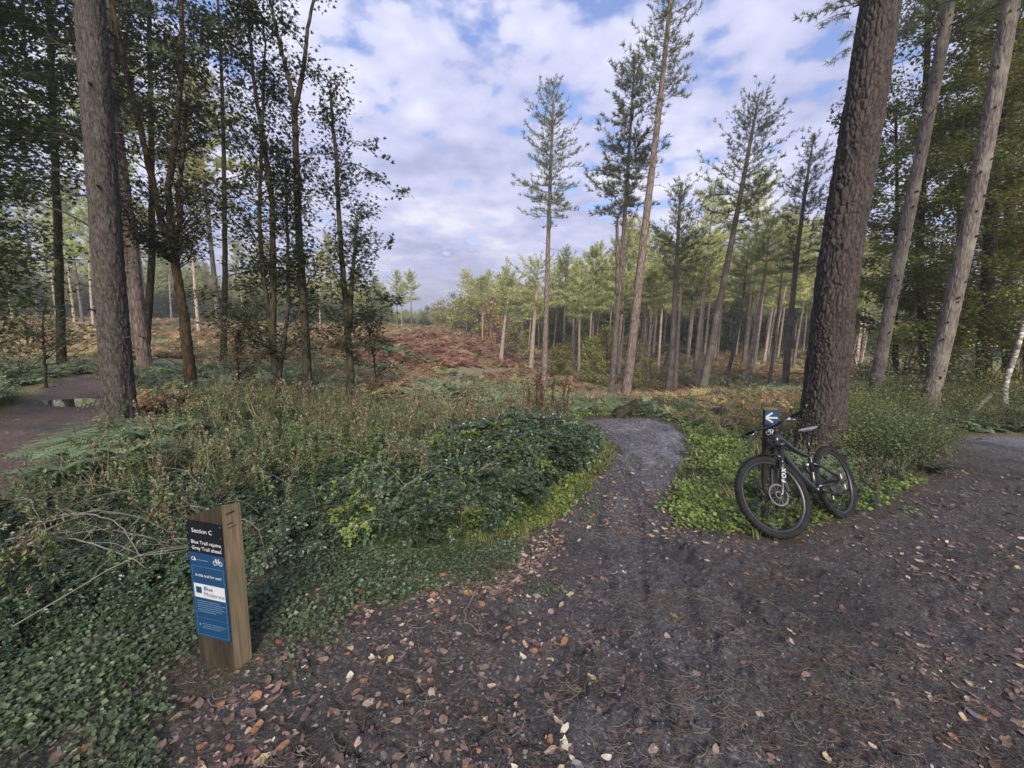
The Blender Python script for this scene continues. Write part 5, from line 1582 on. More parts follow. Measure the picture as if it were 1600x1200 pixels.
colr = rg.choice(8, n, p=wts); fm = colr + 8 * rg.integers(0, 3, n)
rot = np.stack([rg.normal(0, .13, n), rg.normal(0, .13, n), rg.uniform(0, 6.28, n)], -1)
pos = np.stack([x, y, z], -1)
v = (pos - [0, 0, EYE]) @ CMn
depth = -v[:, 2]; X = 800 + F * v[:, 0] / depth; Yp = 600 - F * v[:, 1] / depth
inside = (depth > .2) & (X > -20) & (X < 1620) & (Yp < 1220)
size = np.where(inside, s / depth, 0)
order = np.argsort(-size); own = order[:300]; rest = order[300:]
trail = GR['muddy_trail']
for i in own:
    o = link('fallen_leaf', LV[fm[i]], trail); o.location = pos[i]; o.rotation_euler = rot[i]; o.scale = (s[i],) * 3
scatter('leaf_litter', LV, pos[rest], rot[rest], s[rest], fm[rest], 'fallen leaves scattered over the mud and verges', 'leaf litter')


def form_needles(seed):
    g = np.random.default_rng(seed); mb = MB()
    for k in range(4):
        a = g.uniform(0, 6.28); c = g.normal(0, .03, 3) * [1, 1, 0]; l = g.uniform(.05, .10)
        t = np.linspace(-.5, .5, 4)
        P = c + np.stack([np.cos(a + .5 * t) * l * t, np.sin(a + .9 * t) * l * t, .004 + .006 * g.random(4)], -1)
        mb.tube(P, .0009, 3, cap=False)
    return mb.mesh('needles', M['twig'] if seed % 2 else M['stem_brown'])


x, y = spots(5600, .75, 6, lambda x, y: (mud(x, y) < .2) * (.25 + .75 * sstep(.45, .6, fbm(x * 3, y * 3, 3, 331))) * (.35 + .65 * sstep(0, 1.2, x)), -62, 62, seed=332)
plant_scatter('pine_needle_litter', [form_needles(i) for i in range(6)], x, y, .7, 1.3, 'fallen pine needles strewn on the mud', 'pine needles', .1, sink=-.004)


def form_stone(seed, mat, flat=.6):
    g = np.random.default_rng(seed); n, k = 7, 4
    V = []
    for i in range(k + 1):
        ph = math.pi * i / k - math.pi / 2
        for j in range(n):
            th = 6.283 * j / n; r = 1 + g.normal(0, .16)
            V.append([math.cos(ph) * math.cos(th) * r, math.cos(ph) * math.sin(th) * r * .8, math.sin(ph) * flat * r])
    Fs = [[i * n + j, i * n + (j + 1) % n, (i + 1) * n + (j + 1) % n, (i + 1) * n + j] for i in range(k) for j in range(n)]
    mb = MB(); mb.add(V, Fs); return mb.mesh('stone', mat)


PB = [form_stone(i, M['pebble']) for i in range(4)] + [form_stone(9 + i, M['stone']) for i in range(4)]
def ok(x, y):
    g_ = sstep(3.0, 5.5, y) * (np.abs(x - 1.75 - .25 * (y - 6)) < 1.3)
    return (mud(x, y) < .02) * (.15 + .85 * g_ + .4 * sstep(.55, .7, fbm(x * 2, y * 2, 3, 341)))
x, y = spots(22000, .8, 11, ok, -60, 62, seed=342)
plant_scatter('gravel', PB, x, y, .0025, .010, 'grit and small stones bedded in the trail surface', 'gravel', .3, sink=-.001, sc=1 + 1.0 * sstep(3.2, 5.5, y))
x, y = spots(9000, .8, 7, lambda x, y: (mud(x, y) < -.05) * sstep(.52, .64, fbm(x * 2.3 + 4, y * 2.3, 3, 351)), -60, 62, seed=352)
CL = [form_stone(30 + i, plain('mud_clod', (.030, .026, .028), .85, vary=.4, scale=40), .7) for i in range(5)]
plant_scatter('mud_clods', CL, x, y, .003, .013, 'crumbs and clods of churned mud', 'mud', .3, sink=-.001)


def stick(name, px, r, label, mat='twig_dark', lift=.012, forks=2, cat='stick', seed=0, arch=0.0):
    g = np.random.default_rng(seed); P = np.array([ground(a, b) for a, b in px]); P = resample(P, 16)
    P[:, 2] = Z(P[:, 0], P[:, 1]) + lift + arch * np.sin(np.linspace(0, math.pi, 16)); P[:, :2] += g.normal(0, .006, (16, 2))
    b = P[0].copy(); mb = MB(); mb.tube(P - b, np.linspace(r, r * .45, 16), 6)
    for k in range(forks):
        i = g.integers(4, 13); d = P[i + 1] - P[i]; sd = np.array([-d[1], d[0], 0]) * g.choice([-1, 1]); e = P[i] - b + unit(d * .6 + sd) * g.uniform(.08, .2) + [0, 0, g.uniform(.01, .03 + arch * .6)]
        mb.tube([P[i] - b, (P[i] - b + e) / 2 + g.normal(0, .008, 3), e], [r * .5, r * .4, r * .25], 5)
    o = mb.build(name, M[mat], smooth=True); o.location = b; tag(o, label, cat); return o


stick('twig', [(752, 908), (742, 935), (722, 962), (745, 992)], .006, 'thin pale curved twig at the edge of the mud', 'twig', forks=1, seed=1)
stick('twig', [(595, 1045), (640, 1072), (668, 1088)], .006, 'dark straight twig lying in the mud right of the sign', forks=1, seed=2)
stick('twig', [(565, 1140), (590, 1115), (605, 1098)], .007, 'short dark stick near the bottom left leaves', forks=0, seed=3)
stick('fallen_branch', [(560, 920), (590, 905), (625, 885)], .013, 'greyish rotten branch in the low leaves right of the sign', 'twig', forks=1, seed=4)
stick('twig', [(400, 955), (430, 970), (470, 975)], .006, 'thin branch lying just right of the sign', 'twig', forks=2, seed=5)
stick('fallen_branch', [(150, 1010), (175, 1002), (205, 1000)], .022, 'black rotten branch piece in the ground cover left of the sign', forks=1, seed=6)
stick('twig', [(1245, 810), (1300, 806), (1340, 808)], .008, 'dark stick lying behind the bicycle wheels', forks=1, seed=7)
stick('dead_branch', [(20, 880), (90, 900), (170, 915), (235, 925)], .006, 'long pale dry bramble cane arching over the ground cover', 'twig_grey', lift=.16, forks=5, seed=8, arch=.10)
stick('dead_branch', [(95, 850), (150, 870), (195, 890), (230, 925)], .005, 'second dry cane, crossing the long one', 'twig_grey', lift=.20, forks=5, seed=9, arch=.12)
stick('dead_branch', [(10, 905), (70, 890), (120, 870), (160, 835)], .005, 'dry forked cane at the far left, leaning the other way', 'twig_grey', lift=.16, forks=6, seed=10, arch=.10)
stick('dead_branch', [(690, 820), (760, 790), (830, 760), (880, 740)], .005, 'bent pale cane hanging over the front of the bramble mound', 'twig_grey', lift=.25, forks=6, seed=11, arch=.22)

# log stub on the outer side of the bend
p = ground(972, 652); a_, b_ = at_y(962, 650, p[1]), at_y(996, 634, p[1] - .15)
a_[2] = float(Z(a_[0], a_[1])) + .05
mb = MB(); P = resample(np.array([a_, b_ + [0, 0, .06]]) - a_, 40, False); R = .095 + .012 * np.sin(np.linspace(0, 7, 40))
plated_trunk(mb, P, R, 40, 60, .04, .012, 77)
t = empty('tree_stump', a_, label='short dark mossy log stub propped up beyond the trail bend', cat='log')
mb.build('log', M['bark_dark'], t, smooth=True, attr='plate')
m2 = MB(); T = unit(P[-1] - P[0]); th = np.linspace(0, 2 * np.pi, 24, endpoint=False); A = unit(np.cross(T, [0, 0, 1])); B = np.cross(T, A)
ring = P[-1] + .004 * T + .078 * (np.cos(th)[:, None] * A + np.sin(th)[:, None] * B)
m2.add(np.vstack([P[-1] + .008 * T, ring]), [[0, 1 + (i + 1) % 24, 1 + i] for i in range(24)]); m2.build('cut_end', M['twig_dark'], t)
m3 = MB(); gq = np.random.default_rng(5); k = 500; q = P[gq.integers(0, 38, k)] + A * gq.normal(0, .04, (k, 1)) + np.array([0, 0, 1.0]) * .08; q += gq.normal(0, .008, (k, 3))
stamp(m3, LEAF_V, LEAF_F, q, frames(gq.normal(size=(k, 3)), gq.normal(0, .4, (k, 3)) + [0, 0, 1]), .018); m3.build('moss', M['lf_low'], t)

# ------------------------------------------------------------------ painted, printed and metal things
M['wood_side'] = bark('weathered_softwood_lit', (.15, .112, .072), (.24, .18, .118), 75, 5.0, .25, (.13, .125, .07), crack=(.88, .86, .84))  # weathered wood, the lit side of the posts put into its colour
M['wood_front'] = bark('softwood_shaded', (.022, .018, .012), (.050, .040, .026), 40, 3.0, .4, crack=(.7, .7, .7))  # shade of the front boards put into the colour; cracks share it
M['wood_top'] = bark('mossy_end_grain', (.12, .12, .045), (.22, .21, .09), 40, 40, .3)
M['black_panel'] = plain('black_sign_panel', (.006, .007, .012), .38, vary=.25, scale=5)
M['blue_panel'] = plain('blue_sign_panel', (.005, .036, .098), .5, vary=.12, scale=4)
M['blue_line'] = plain('pale_blue_print', (.05, .20, .36), .45)
M['white_print'] = plain('white_print', (.42, .44, .48), .5, vary=.06)
M['dim_print'] = plain('faint_white_print', (.16, .26, .38), .5, vary=.2, scale=200)
M['navy_print'] = plain('navy_print', (.012, .035, .10), .5)
M['grey_print'] = plain('grey_print', (.12, .14, .17), .5)
M['screw'] = plain('screw_head', (.55, .55, .55), .3, 1.0)
M['rubber'] = plain('tyre_rubber', (.013, .013, .014), .85, vary=.4, scale=12, spec=.25)
M['frame_black'] = plain('black_bicycle_paint', (.010, .011, .016), .28, vary=.15, scale=6, coat=.5)
M['matte_black'] = plain('matt_black_alloy', (.016, .017, .020), .5, vary=.2, scale=20)
M['rim'] = plain('black_rim', (.020, .021, .026), .38, vary=.2, scale=12)
M['steel'] = plain('brushed_steel', (.20, .19, .18), .42, 1.0, vary=.1)
M['chain'] = plain('oily_chain', (.13, .125, .12), .4, 1.0, vary=.3, scale=80)
M['silver'] = plain('silver_alloy', (.62, .62, .64), .30, 1.0)
M['stanchion'] = plain('dark_fork_tube', (.05, .05, .055), .18, .8)
M['saddle'] = plain('grey_saddle', (.15, .155, .17), .42, vary=.2)


def lettering(parent, text, x, z, size, mat, y, align='LEFT', name='lettering', bold=0.0, lh=1.0):
    cu = bpy.data.curves.new(name, 'FONT'); cu.body = text; cu.size = size; cu.align_x = align; cu.extrude = .0004; cu.space_line = lh
    cu.offset = bold; cu.resolution_u = 3; cu.materials.append(mat)
    o = bpy.data.objects.new(name, cu); COL.objects.link(o); o.parent = parent; o.location = (x, y, z); o.rotation_euler = (math.pi / 2, 0, 0)
    return o


def strip(mb, x0, z0, x1, z1, y, w, m=0):
    """flat printed stroke on a panel face"""
    d = np.array([x1 - x0, z1 - z0]); n = np.array([-d[1], d[0]]) / (np.linalg.norm(d) + 1e-9) * w / 2
    V = [[x0 + n[0], y, z0 + n[1]], [x0 - n[0], y, z0 - n[1]], [x1 - n[0], y, z1 - n[1]], [x1 + n[0], y, z1 + n[1]]]
    mb.add(V, [[0, 1, 2, 3]], m)


def make_sign():
    B = ground(368, 1050); B[2] = float(Z(B[0], B[1]))
    a = math.radians(-12.6); ux = np.array([math.cos(a), math.sin(a)])
    W = .210
    A = B[:2] - ux * W
    t = empty('trail_sign', (A[0], A[1], B[2] - .04), a, label='wooden trail post with black and blue panels reading Section C', cat='trail sign')
    # wedge-shaped post, its top cut at a slant
    hB = (at_y(357, 790, B[1])[2]) - t.location[2]; hA = (at_y(295, 808, A[1])[2]) - t.location[2]; hC = (at_y(375.5, 782, B[1] + .105)[2]) - t.location[2]
    cx, cy = W + .010, .088
    pts = [(0, 0, hA), (W, 0, hB), (cx, cy, hC)]
    bot = [(x, y, -.12) for x, y, _ in pts]
    mb = MB(); n = 24
    def face(p, q, pt, qt, m):   # a board face with a slightly uneven surface
        V, Fs = [], []
        for i in range(n + 1):
            for j in (0, 1):
                b_ = np.array((p, q)[j], float); t_ = np.array((pt, qt)[j], float); V.append(b_ + (t_ - b_) * i / n)
        for i in range(n): Fs.append([2 * i, 2 * i + 1, 2 * i + 3, 2 * i + 2])
        mb.add(V, Fs, m)
    face(bot[0], bot[1], pts[0], pts[1], 1); face(bot[1], bot[2], pts[1], pts[2], 0); face(bot[2], bot[0], pts[2], pts[0], 1)
    mb.add(pts, [[0, 1, 2]], 2)
    mb.build('post', [M['wood_side'], M['wood_front'], M['wood_top']], t)
    # dark cracks and a knot on the side board
    mk = MB(); sx = np.array([cx - W, cy]) / math.hypot(cx - W, cy); nn = np.array([sx[1], -sx[0]])
    for u, z, w, h in ((.35, hB - .055, .045, .007), (.30, hB - .105, .030, .004), (.42, hB - .125, .045, .003)):
        c = np.array([W, 0]) + sx * (.105 * u); p0 = c + nn * .0012
        V = [[p0[0] - sx[0] * w / 2, p0[1] - sx[1] * w / 2, z - .001], [p0[0] + sx[0] * w / 2, p0[1] + sx[1] * w / 2, z - .001 - h * .3], [p0[0] + sx[0] * w * .45, p0[1] + sx[1] * w * .45, z + h], [p0[0] - sx[0] * w * .4, p0[1] - sx[1] * w * .4, z + h * .7]]
        mk.add(V, [[0, 1, 2, 3]])
    mk.build('crack', M['wood_front'], t)
    zt = at_y(298, 811, A[1])[2] - t.location[2]; zb = at_y(309, 990, A[1])[2] - t.location[2]
    Hh = zt - zb; zm = zt - Hh * .265
    x0, x1 = .003, W - .006
    y = -.005
    pb = MB(); pb.box((x0, y, zm + .0015), (x1, -.0005, zt)); p1 = pb.build('black_panel', M['black_panel'], t)
    pb = MB(); pb.box((x0, y, zb), (x1, -.0005, zm)); p2 = pb.build('blue_panel', M['blue_panel'], t)
    yy = y - .0008
    w = x1 - x0; cxm = (x0 + x1) / 2
    lettering(p1, 'Section C', cxm - .012, zt - Hh * .093, .030, M['white_print'], yy, 'CENTER', bold=.0001)
    lettering(p1, 'Blue Trail rejoins', cxm + .006, zt - Hh * .187, .0250, M['white_print'], yy, 'CENTER', bold=.0001)
    lettering(p1, 'Grey Trail ahead', cxm + .006, zt - Hh * .237, .0250, M['white_print'], yy, 'CENTER', bold=.0001)
    # tree-and-ring mark with a short line of tiny print
    lg = MB(); cx_, cz_ = x0 + .022, zm - Hh * .053
    for i in range(14):
        a0, a1 = 1.0 + i * .32, 1.0 + (i + 1) * .32
        strip(lg, cx_ + .0085 * math.cos(a0), cz_ + .0085 * math.sin(a0), cx_ + .0085 * math.cos(a1), cz_ + .0085 * math.sin(a1), yy, .0035)
    lg.add([[cx_ + .003, yy, cz_ - .009], [cx_ + .018, yy, cz_ - .009], [cx_ + .0105, yy, cz_ + .013]], [[0, 1, 2]])
    gx = x0 + .045; g = np.random.default_rng(4)
    while gx < x0 + .108:
        l = g.uniform(.0025, .005); strip(lg, gx, cz_ - .003, gx + l, cz_ - .003, yy, g.uniform(.0022, .004), 1); gx += l + .0012
    lg.build('logo', [M['white_print'], M['dim_print']], p2)
    bk = MB(); bx, bz = x1 - .036, zm - Hh * .060
    for c in (-.015, .015):
        for i in range(20):
            a0, a1 = i * .3142, (i + 1) * .3142
            strip(bk, bx + c + .0105 * math.cos(a0), bz + .0105 * math.sin(a0), bx + c + .0105 * math.cos(a1), bz + .0105 * math.sin(a1), yy, .0032)
    for q in ((-.015, 0, -.009, .020), (-.009, .016, .006, .016), (-.009, .014, .001, 0), (.001, 0, .006, .018), (.001, 0, .015, 0), (.006, .016, .015, 0), (-.014, .022, -.006, .020), (.002, .021, .011, .021)):
        strip(bk, bx + q[0], bz + q[1], bx + q[2], bz + q[3], yy, .0030)
    bk.build('bicycle_symbol', M['white_print'], p2)
    ln = MB(); zf0, zf1 = zm - Hh * .115, zb + Hh * .018
    fx0, fx1 = x0 + .011, x1 - .009
    for q in ((fx0, zf0, fx1, zf0), (fx0, zf1, fx1, zf1), (fx0, zf0, fx0, zf1), (fx1, zf0, fx1, zf1)): strip(ln, *q, yy, .0016)
    strip(ln, fx0, zb + Hh * .170, fx1, zb + Hh * .170, yy, .0009)
    ln.build('border_line', M['blue_line'], p2)
    lettering(p2, 'Is this trail for you?', cxm + .003, zm - Hh * .200, .0195, M['white_print'], yy, 'CENTER', bold=.0001)
    wb = MB(); zb1, zb0 = zm - Hh * .265, zm - Hh * .385
    wb.box((fx0 + .001, y - .0009, zb0), (fx1 - .001, y - .0002, zb1)); band = wb.build('white_band', M['white_print'], p2)
    # lettering on the band hangs from the panel (no deeper level)
    lettering(p2, 'Blue', fx0 + .058, zb1 - Hh * .050, .030, M['navy_print'], y - .0016, bold=.0001)
    lettering(p2, 'Moderate', fx0 + .058, zb1 - Hh * .098, .030, M['grey_print'], y - .0016)
    sq = MB(); sq.box((fx0 + .012, y - .0016, zb1 - Hh * .082), (fx0 + .045, y - .0010, zb1 - Hh * .082 + .033)); sq.build('blue_square', M['blue_panel'], p2)
    tx = MB()
    for r_, (u0, u1) in enumerate(((.06, .80), (.06, .97), (.06, .86), (.06, .92), (.06, .84), (.06, .60))):
        zz = zb0 - Hh * (.030 + .0185 * r_); gx = fx0 + u0 * (fx1 - fx0)
        while gx < fx0 + u1 * (fx1 - fx0):
            l = g.uniform(.004, .013); strip(tx, gx, zz, gx + l, zz, yy, .0026); gx += l + .0022
    for r_ in range(3):
        zz = zb + Hh * (.118 - .018 * r_); gx = fx0 + .16 * (fx1 - fx0)
        while gx < fx0 + (.92 - .1 * r_) * (fx1 - fx0):
            l = g.uniform(.004, .012); strip(tx, gx, zz, gx + l, zz, yy, .0022); gx += l + .0022
    tx.add([[fx0 + .010, yy, zb + Hh * .100], [fx0 + .022, yy, zb + Hh * .100], [fx0 + .016, yy, zb + Hh * .121]], [[0, 1, 2]])
    tx.build('small_print', M['dim_print'], p2)
    for sx_, sz in ((.008, -.006), (.985, -.006 * 2.2), (.02, -.07), (.97, -.072), (.03, -.128), (.965, -.128), (.02, -.150), (.965, -.152), (.02, -.62), (.975, -.63)):
        zz = zt + sz * Hh / .62 * .95
        if zz < zb: zz = zb + .008
        s_ = MB(); c = np.array([x0 + min(.975, max(.025, sx_)) * w, y, zz]); th = np.linspace(0, 2 * np.pi, 8, endpoint=False)
        s_.add(np.vstack([c + [0, -.003, 0], c + np.stack([.0028 * np.cos(th), -.001 + 0 * th, .0028 * np.sin(th)], -1)]), [[0, 1 + i, 1 + (i + 1) % 8] for i in range(8)])
        s_.build('screw', M['screw'], t, smooth=True)
    return t


make_sign()


def make_post():
    base = at_y(1203, 785, 4.10); base[2] = float(Z(base[0], base[1])) - .05
    top = at_y(1207, 640, 4.10); h = top[2] - base[2]
    a = math.atan2(base[0], base[1])
    t = empty('waymarker_post', base, -a * .55, label='short wooden waymarker post with a blue arrow plate behind the bicycle', cat='waymarker')
    t.rotation_euler = (0, math.atan2(top[0] - base[0], h), -a * .55)
    w, d = .128, .08
    mb = MB(); V = []
    for z in (0, h * .5, h):
        for x, y in ((-w / 2, -d / 2), (w / 2, -d / 2), (w / 2, d / 2), (-w / 2, d / 2)): V.append([x, y, z + (.0 if z < h else (.012 if y > 0 else 0))])
    for k in (0, 4): mb.add(V, [[k + i, k + (i + 1) % 4, k + 4 + (i + 1) % 4, k + 4 + i] for i in (1,)], 0); mb.add(V, [[k + i, k + (i + 1) % 4, k + 4 + (i + 1) % 4, k + 4 + i] for i in (0, 2, 3)], 1)
    mb.add(V, [[8, 9, 10, 11]], 2)
    mb.build('post', [M['wood_side'], M['wood_front'], M['wood_top']], t)
    y = -d / 2 - .005
    pb = MB(); pb.box((-w / 2 + .002, y, h - .150), (w / 2 - .003, -d / 2 - .0005, h - .006)); p1 = pb.build('arrow_plate', M['blue_panel'], t)
    ar = MB(); cz = h - .077; yy = y - .0008
    strip(ar, -.044, cz, .050, cz - .003, yy, .018); 
    strip(ar, -.054, cz + .004, .004, cz + .050, yy + .0001, .018); strip(ar, -.054, cz - .004, .010, cz - .050, yy + .0002, .018)
    ar.build('arrow', M['white_print'], p1)
    pb = MB(); pb.box((-w / 2 + .002, y, h - .300), (w / 2 - .003, -d / 2 - .0005, h - .155)); p2 = pb.build('lower_plate', M['black_panel'], t)
    bk = MB(); bz = h - .235
    for c in (-.028, .028):
        for i in range(16):
            a0, a1 = i * .3927, (i + 1) * .3927; strip(bk, c + .021 * math.cos(a0), bz + .021 * math.sin(a0), c + .021 * math.cos(a1), bz + .021 * math.sin(a1), yy, .006)
    for q in ((-.032, 0, -.018, .042), (-.018, .034, .014, .034), (-.018, .03, .002, 0), (.002, 0, .014, .038), (.014, .034, .032, 0)): strip(bk, q[0], bz + q[1], q[2], bz + q[3], yy, .006)
    bk.build('bicycle_symbol', M['white_print'], p2)
    return t


POSTO = make_post()

# ------------------------------------------------------------------ the mountain bike
def lathe(mb, prof, n, M4=None, m=0, closed=True):
    """revolve a profile of (radius, y) round the wheel axle (the y axis)"""
    prof = np.array(prof); k = len(prof); th = np.linspace(0, 2 * np.pi, n, endpoint=False)
    V = np.stack([prof[None, :, 0] * np.cos(th)[:, None], np.tile(prof[None, :, 1], (n, 1)), prof[None, :, 0] * np.sin(th)[:, None]], -1).reshape(-1, 3)
    i = np.arange(n)[:, None] * k; i2 = ((np.arange(n) + 1) % n)[:, None] * k
    j = np.arange(k if closed else k - 1)[None]; j2 = (j + 1) % k
    q = np.stack([i + j, i + j2, i2 + j2, i2 + j], -1).reshape(-1, 4)
    mb.add(V, q, m)


def make_wheel(bike, name, c, R3, rotor_r, seed):
    """wheel as a part whose tyre, rim, rotor, hub and spokes are its pieces"""
    c = np.array(c)
    def T(mb):
        for i, v in enumerate(mb.v): mb.v[i] = v @ R3.T + c
        return mb
    mb = MB(); rt, rm = .030, .343
    a = np.linspace(0, 2 * np.pi, 14, endpoint=False)
    lathe(mb, [(rm + rt * math.cos(t), rt * 1.02 * math.sin(t)) for t in a], 90)
    nk = 62
    for k in range(nk):
        th = 2 * math.pi * k / nk
        for off, w, l, ph in ((-.023, .008, .015, 0), (.023, .008, .015, .5), (-.008, .009, .010, .5), (.008, .009, .010, 0)):
            t2 = th + ph * 2 * math.pi / nk
            tilt = off / .030 * 1.0
            rr = rm + rt * math.cos(tilt) - .002
            B_ = np.array([[math.cos(t2), 0, -math.sin(t2)], [0, 1, 0], [math.sin(t2), 0, math.cos(t2)]])
            K = np.array([[math.cos(tilt), -math.sin(tilt), 0], [math.sin(tilt), math.cos(tilt), 0], [0, 0, 1]])
            q = np.eye(4); q[:3, :3] = B_ @ K; q[:3, 3] = B_ @ np.array([rr, rt * math.sin(tilt), 0])
            mb.box((-.002, -w / 2, -l / 2), (.0080, w / 2, l / 2), M=q)
    tyre = T(mb).build(name, M['rubber'], bike, smooth=False)
    mb = MB(); lathe(mb, [(.322, .015), (.322, -.015), (.312, -.016), (.298, -.007), (.294, 0), (.298, .007), (.312, .016)], 72)
    T(mb).build('rim', M['rim'], tyre, smooth=True)
    mb = MB(); lathe(mb, [(.014, -.06), (.014, .06), (.03, .058), (.03, .048), (.018, .04), (.018, -.03), (.032, -.04), (.032, -.052)], 20)
    T(mb).build('hub', M['matte_black'], tyre, smooth=True)
    mb = MB()
    for k in range(28):
        t0 = 2 * math.pi * k / 28; sd = .052 if k % 2 else -.046; off = .55 if (k // 2) % 2 else -.55
        mb.tube([[.027 * math.cos(t0 + off), sd, .027 * math.sin(t0 + off)], [.296 * math.cos(t0), sd * .1, .296 * math.sin(t0)]], .0012, 4, cap=False)
    T(mb).build('spoke_set', M['matte_black'], tyre)
    mb = MB(); yr = .072; n = 60
    lathe(mb, [(rotor_r, yr), (rotor_r, yr + .002), (rotor_r - .016, yr + .002), (rotor_r - .016, yr)], n)
    for k in range(12):
        t0 = 2 * math.pi * k / 12; t1 = t0 + .85
        P0 = np.array([.030 * math.cos(t0), .030 * math.sin(t0)]); P1 = np.array([(rotor_r - .012) * math.cos(t1 - .45), (rotor_r - .012) * math.sin(t1 - .45)])
        mb.tube([[P0[0], yr + .001, P0[1]], [(P0[0] + P1[0]) / 2, yr + .001, (P0[1] + P1[1]) / 2], [P1[0], yr + .001, P1[1]]], .0034, 4)
    lathe(mb, [(.034, yr), (.034, yr + .003), (.022, yr + .003), (.022, yr)], 24)
    T(mb).build('brake_rotor', M['steel'], tyre)
    return tyre


def make_bike():
    bike = empty('mountain_bike', label='black full-suspension mountain bike leaning on the waymarker post', cat='bicycle')
    WB = 1.15
    RA = np.array([0, 0, .373]); FA = np.array([WB, 0, .373]); BB = np.array([.44, 0, .345])
    ha = math.radians(65); sd = np.array([-math.cos(ha), 0, math.sin(ha)]); fw = np.array([math.sin(ha), 0, math.cos(ha)])
    A0 = FA - fw * .044                      # on the steering axis at axle level
    crown = A0 + sd * .505; htb = A0 + sd * .53; htt = A0 + sd * .645; stem = A0 + sd * .685
    steer = -.339                # turned to the rider's right
    def S(p):
        p = np.asarray(p, float); v = p - A0
        k = sd; c, s = math.cos(steer), math.sin(steer)
        return A0 + v * c + np.cross(k, v) * s + k * (v @ k)[..., None] * (1 - c) if p.ndim > 1 else A0 + v * c + np.cross(k, v) * s + k * (v @ k) * (1 - c)
    RS = np.array(Matrix.Rotation(steer, 3, Vector(sd)))
    P = lambda *q: np.array(q, float)
    bx = lambda a, b, r: (a, b, r)
    # frame
    mb = MB()
    t = np.linspace(0, 1, 12)[:, None]
    dt = htb * (1 - t) + BB * t + P(.03, 0, -.05) * np.sin(t * math.pi) * .7
    def oval(mb, Pp, R, sy, n=12, m=0):
        k0 = len(mb.v); mb.tube(Pp, R, n, m); V = mb.v[-1]; V[:, 1] *= sy
    oval(mb, dt, np.linspace(.030, .044, 12), .85)
    st = P(.345, 0, .665); tt = (htt - sd * .02) * (1 - t) + st * t + P(0, 0, -.035) * np.sin(t * math.pi)
    oval(mb, tt, np.linspace(.030, .019, 12), .8)
    mb.tube([BB, P(.40, 0, .48), st, P(.332, 0, .70)], [.030, .022, .020, .019], 10)
    mb.tube([htb - sd * .01, htt + sd * .01], [.030, .028], 14)
    mb.tube([BB + P(0, -.05, 0), BB + P(0, .05, 0)], .032, 14)
    # gusset between the tubes behind the head
    mb.tube([htt - sd * .03, htt - sd * .06 + P(-.08, 0, -.05)], [.026, .02], 8)
    mb.build('frame', M['frame_black'], bike, smooth=True)
    for s in (-1, 1):
        m2 = MB(); m2.tube([BB + P(-.01, .035 * s, .03), P(.24, .050 * s, .37), RA + P(.02, .068 * s, 0)], [.015, .012, .012], 8)
        m2.build('chain_stay', M['frame_black'], bike, smooth=True)
        m2 = MB(); m2.tube([P(.395, .028 * s, .60), P(.30, .050 * s, .565), RA + P(.03, .070 * s, .03)], [.011, .010, .010], 8)
        m2.build('seat_stay', M['frame_black'], bike, smooth=True)
        m2 = MB(); m2.tube([P(.395, .030 * s, .60), P(.47, .032 * s, .625), P(.43, .03 * s, .52), P(.395, .030 * s, .60)], .008, 6)
        m2.build('rocker_link', M['matte_black'], bike, smooth=True)
    # shock: silver reservoir end, body, shaft
    m2 = MB(); m2.tube([P(.475, 0, .615), P(.55, 0, .53)], .012, 10); m2.build('shock_shaft', M['stanchion'], bike, smooth=True)
    m2 = MB(); m2.tube([P(.53, 0, .55), P(.60, 0, .475)], .023, 12); m2.tube([P(.545, .03, .575), P(.50, .032, .50)], .012, 8); m2.build('shock_body', M['matte_black'], bike, smooth=True)
    m2 = MB(); m2.tube([P(.535, .045, .59), P(.552, .05, .60), P(.56, .052, .604)], [.014, .021, .012], 12); m2.build('shock_valve', M['silver'], bike, smooth=True)
    # seat
    m2 = MB(); m2.tube([P(.335, 0, .69), P(.262, 0, .92)], .0145, 10); sp = m2.build('seat_post', M['stanchion'], bike, smooth=True)
    m2 = MB(); m2.tube([P(.337, 0, .685), P(.328, 0, .715)], .023, 12); m2.build('seat_clamp', M['matte_black'], bike, smooth=True)
    # saddle: lofted from nose to tail
    m2 = MB(); secs = [(.41, .010, .945, .012), (.37, .020, .953, .018), (.30, .026, .953, .022), (.24, .045, .953, .026), (.19, .066, .959, .030), (.155, .068, .966, .026), (.14, .050, .968, .014)]
    V = []; n = 14
    for x, w, z, h in secs:
        for i in range(n):
            a = 2 * math.pi * i / n; V.append([x, w * math.cos(a), z + h * (math.sin(a) if math.sin(a) < 0 else math.sin(a) * .35)])
    Fs = [[i * n + j, i * n + (j + 1) % n, (i + 1) * n + (j + 1) % n, (i + 1) * n + j] for i in range(len(secs) - 1) for j in range(n)]
    m2.add(V, Fs); m2.add([V[i] for i in range(n)], [list(range(n))[0:4], [0, 3, 4, 5], [0, 5, 6, 7], [0, 7, 8, 9], [0, 9, 10, 11], [0, 11, 12, 13]])
    k = (len(secs) - 1) * n; m2.add([V[k + i] for i in range(n)], [[0, 1, 2, 3], [0, 3, 4, 5], [0, 5, 6, 7], [0, 7, 8, 9], [0, 9, 10, 11], [0, 11, 12, 13]])
    sdl = m2.build('saddle', M['saddle'], bike, smooth=True)
    for s in (-1, 1):
        m2 = MB(); m2.tube([P(.38, .010 * s, .938), P(.32, .022 * s, .924), P(.22, .022 * s, .926), P(.17, .035 * s, .945)], .0035, 6); m2.build('saddle_rail', M['steel'], sdl, smooth=True)
    # fork (turns with the bar)
    fk = None
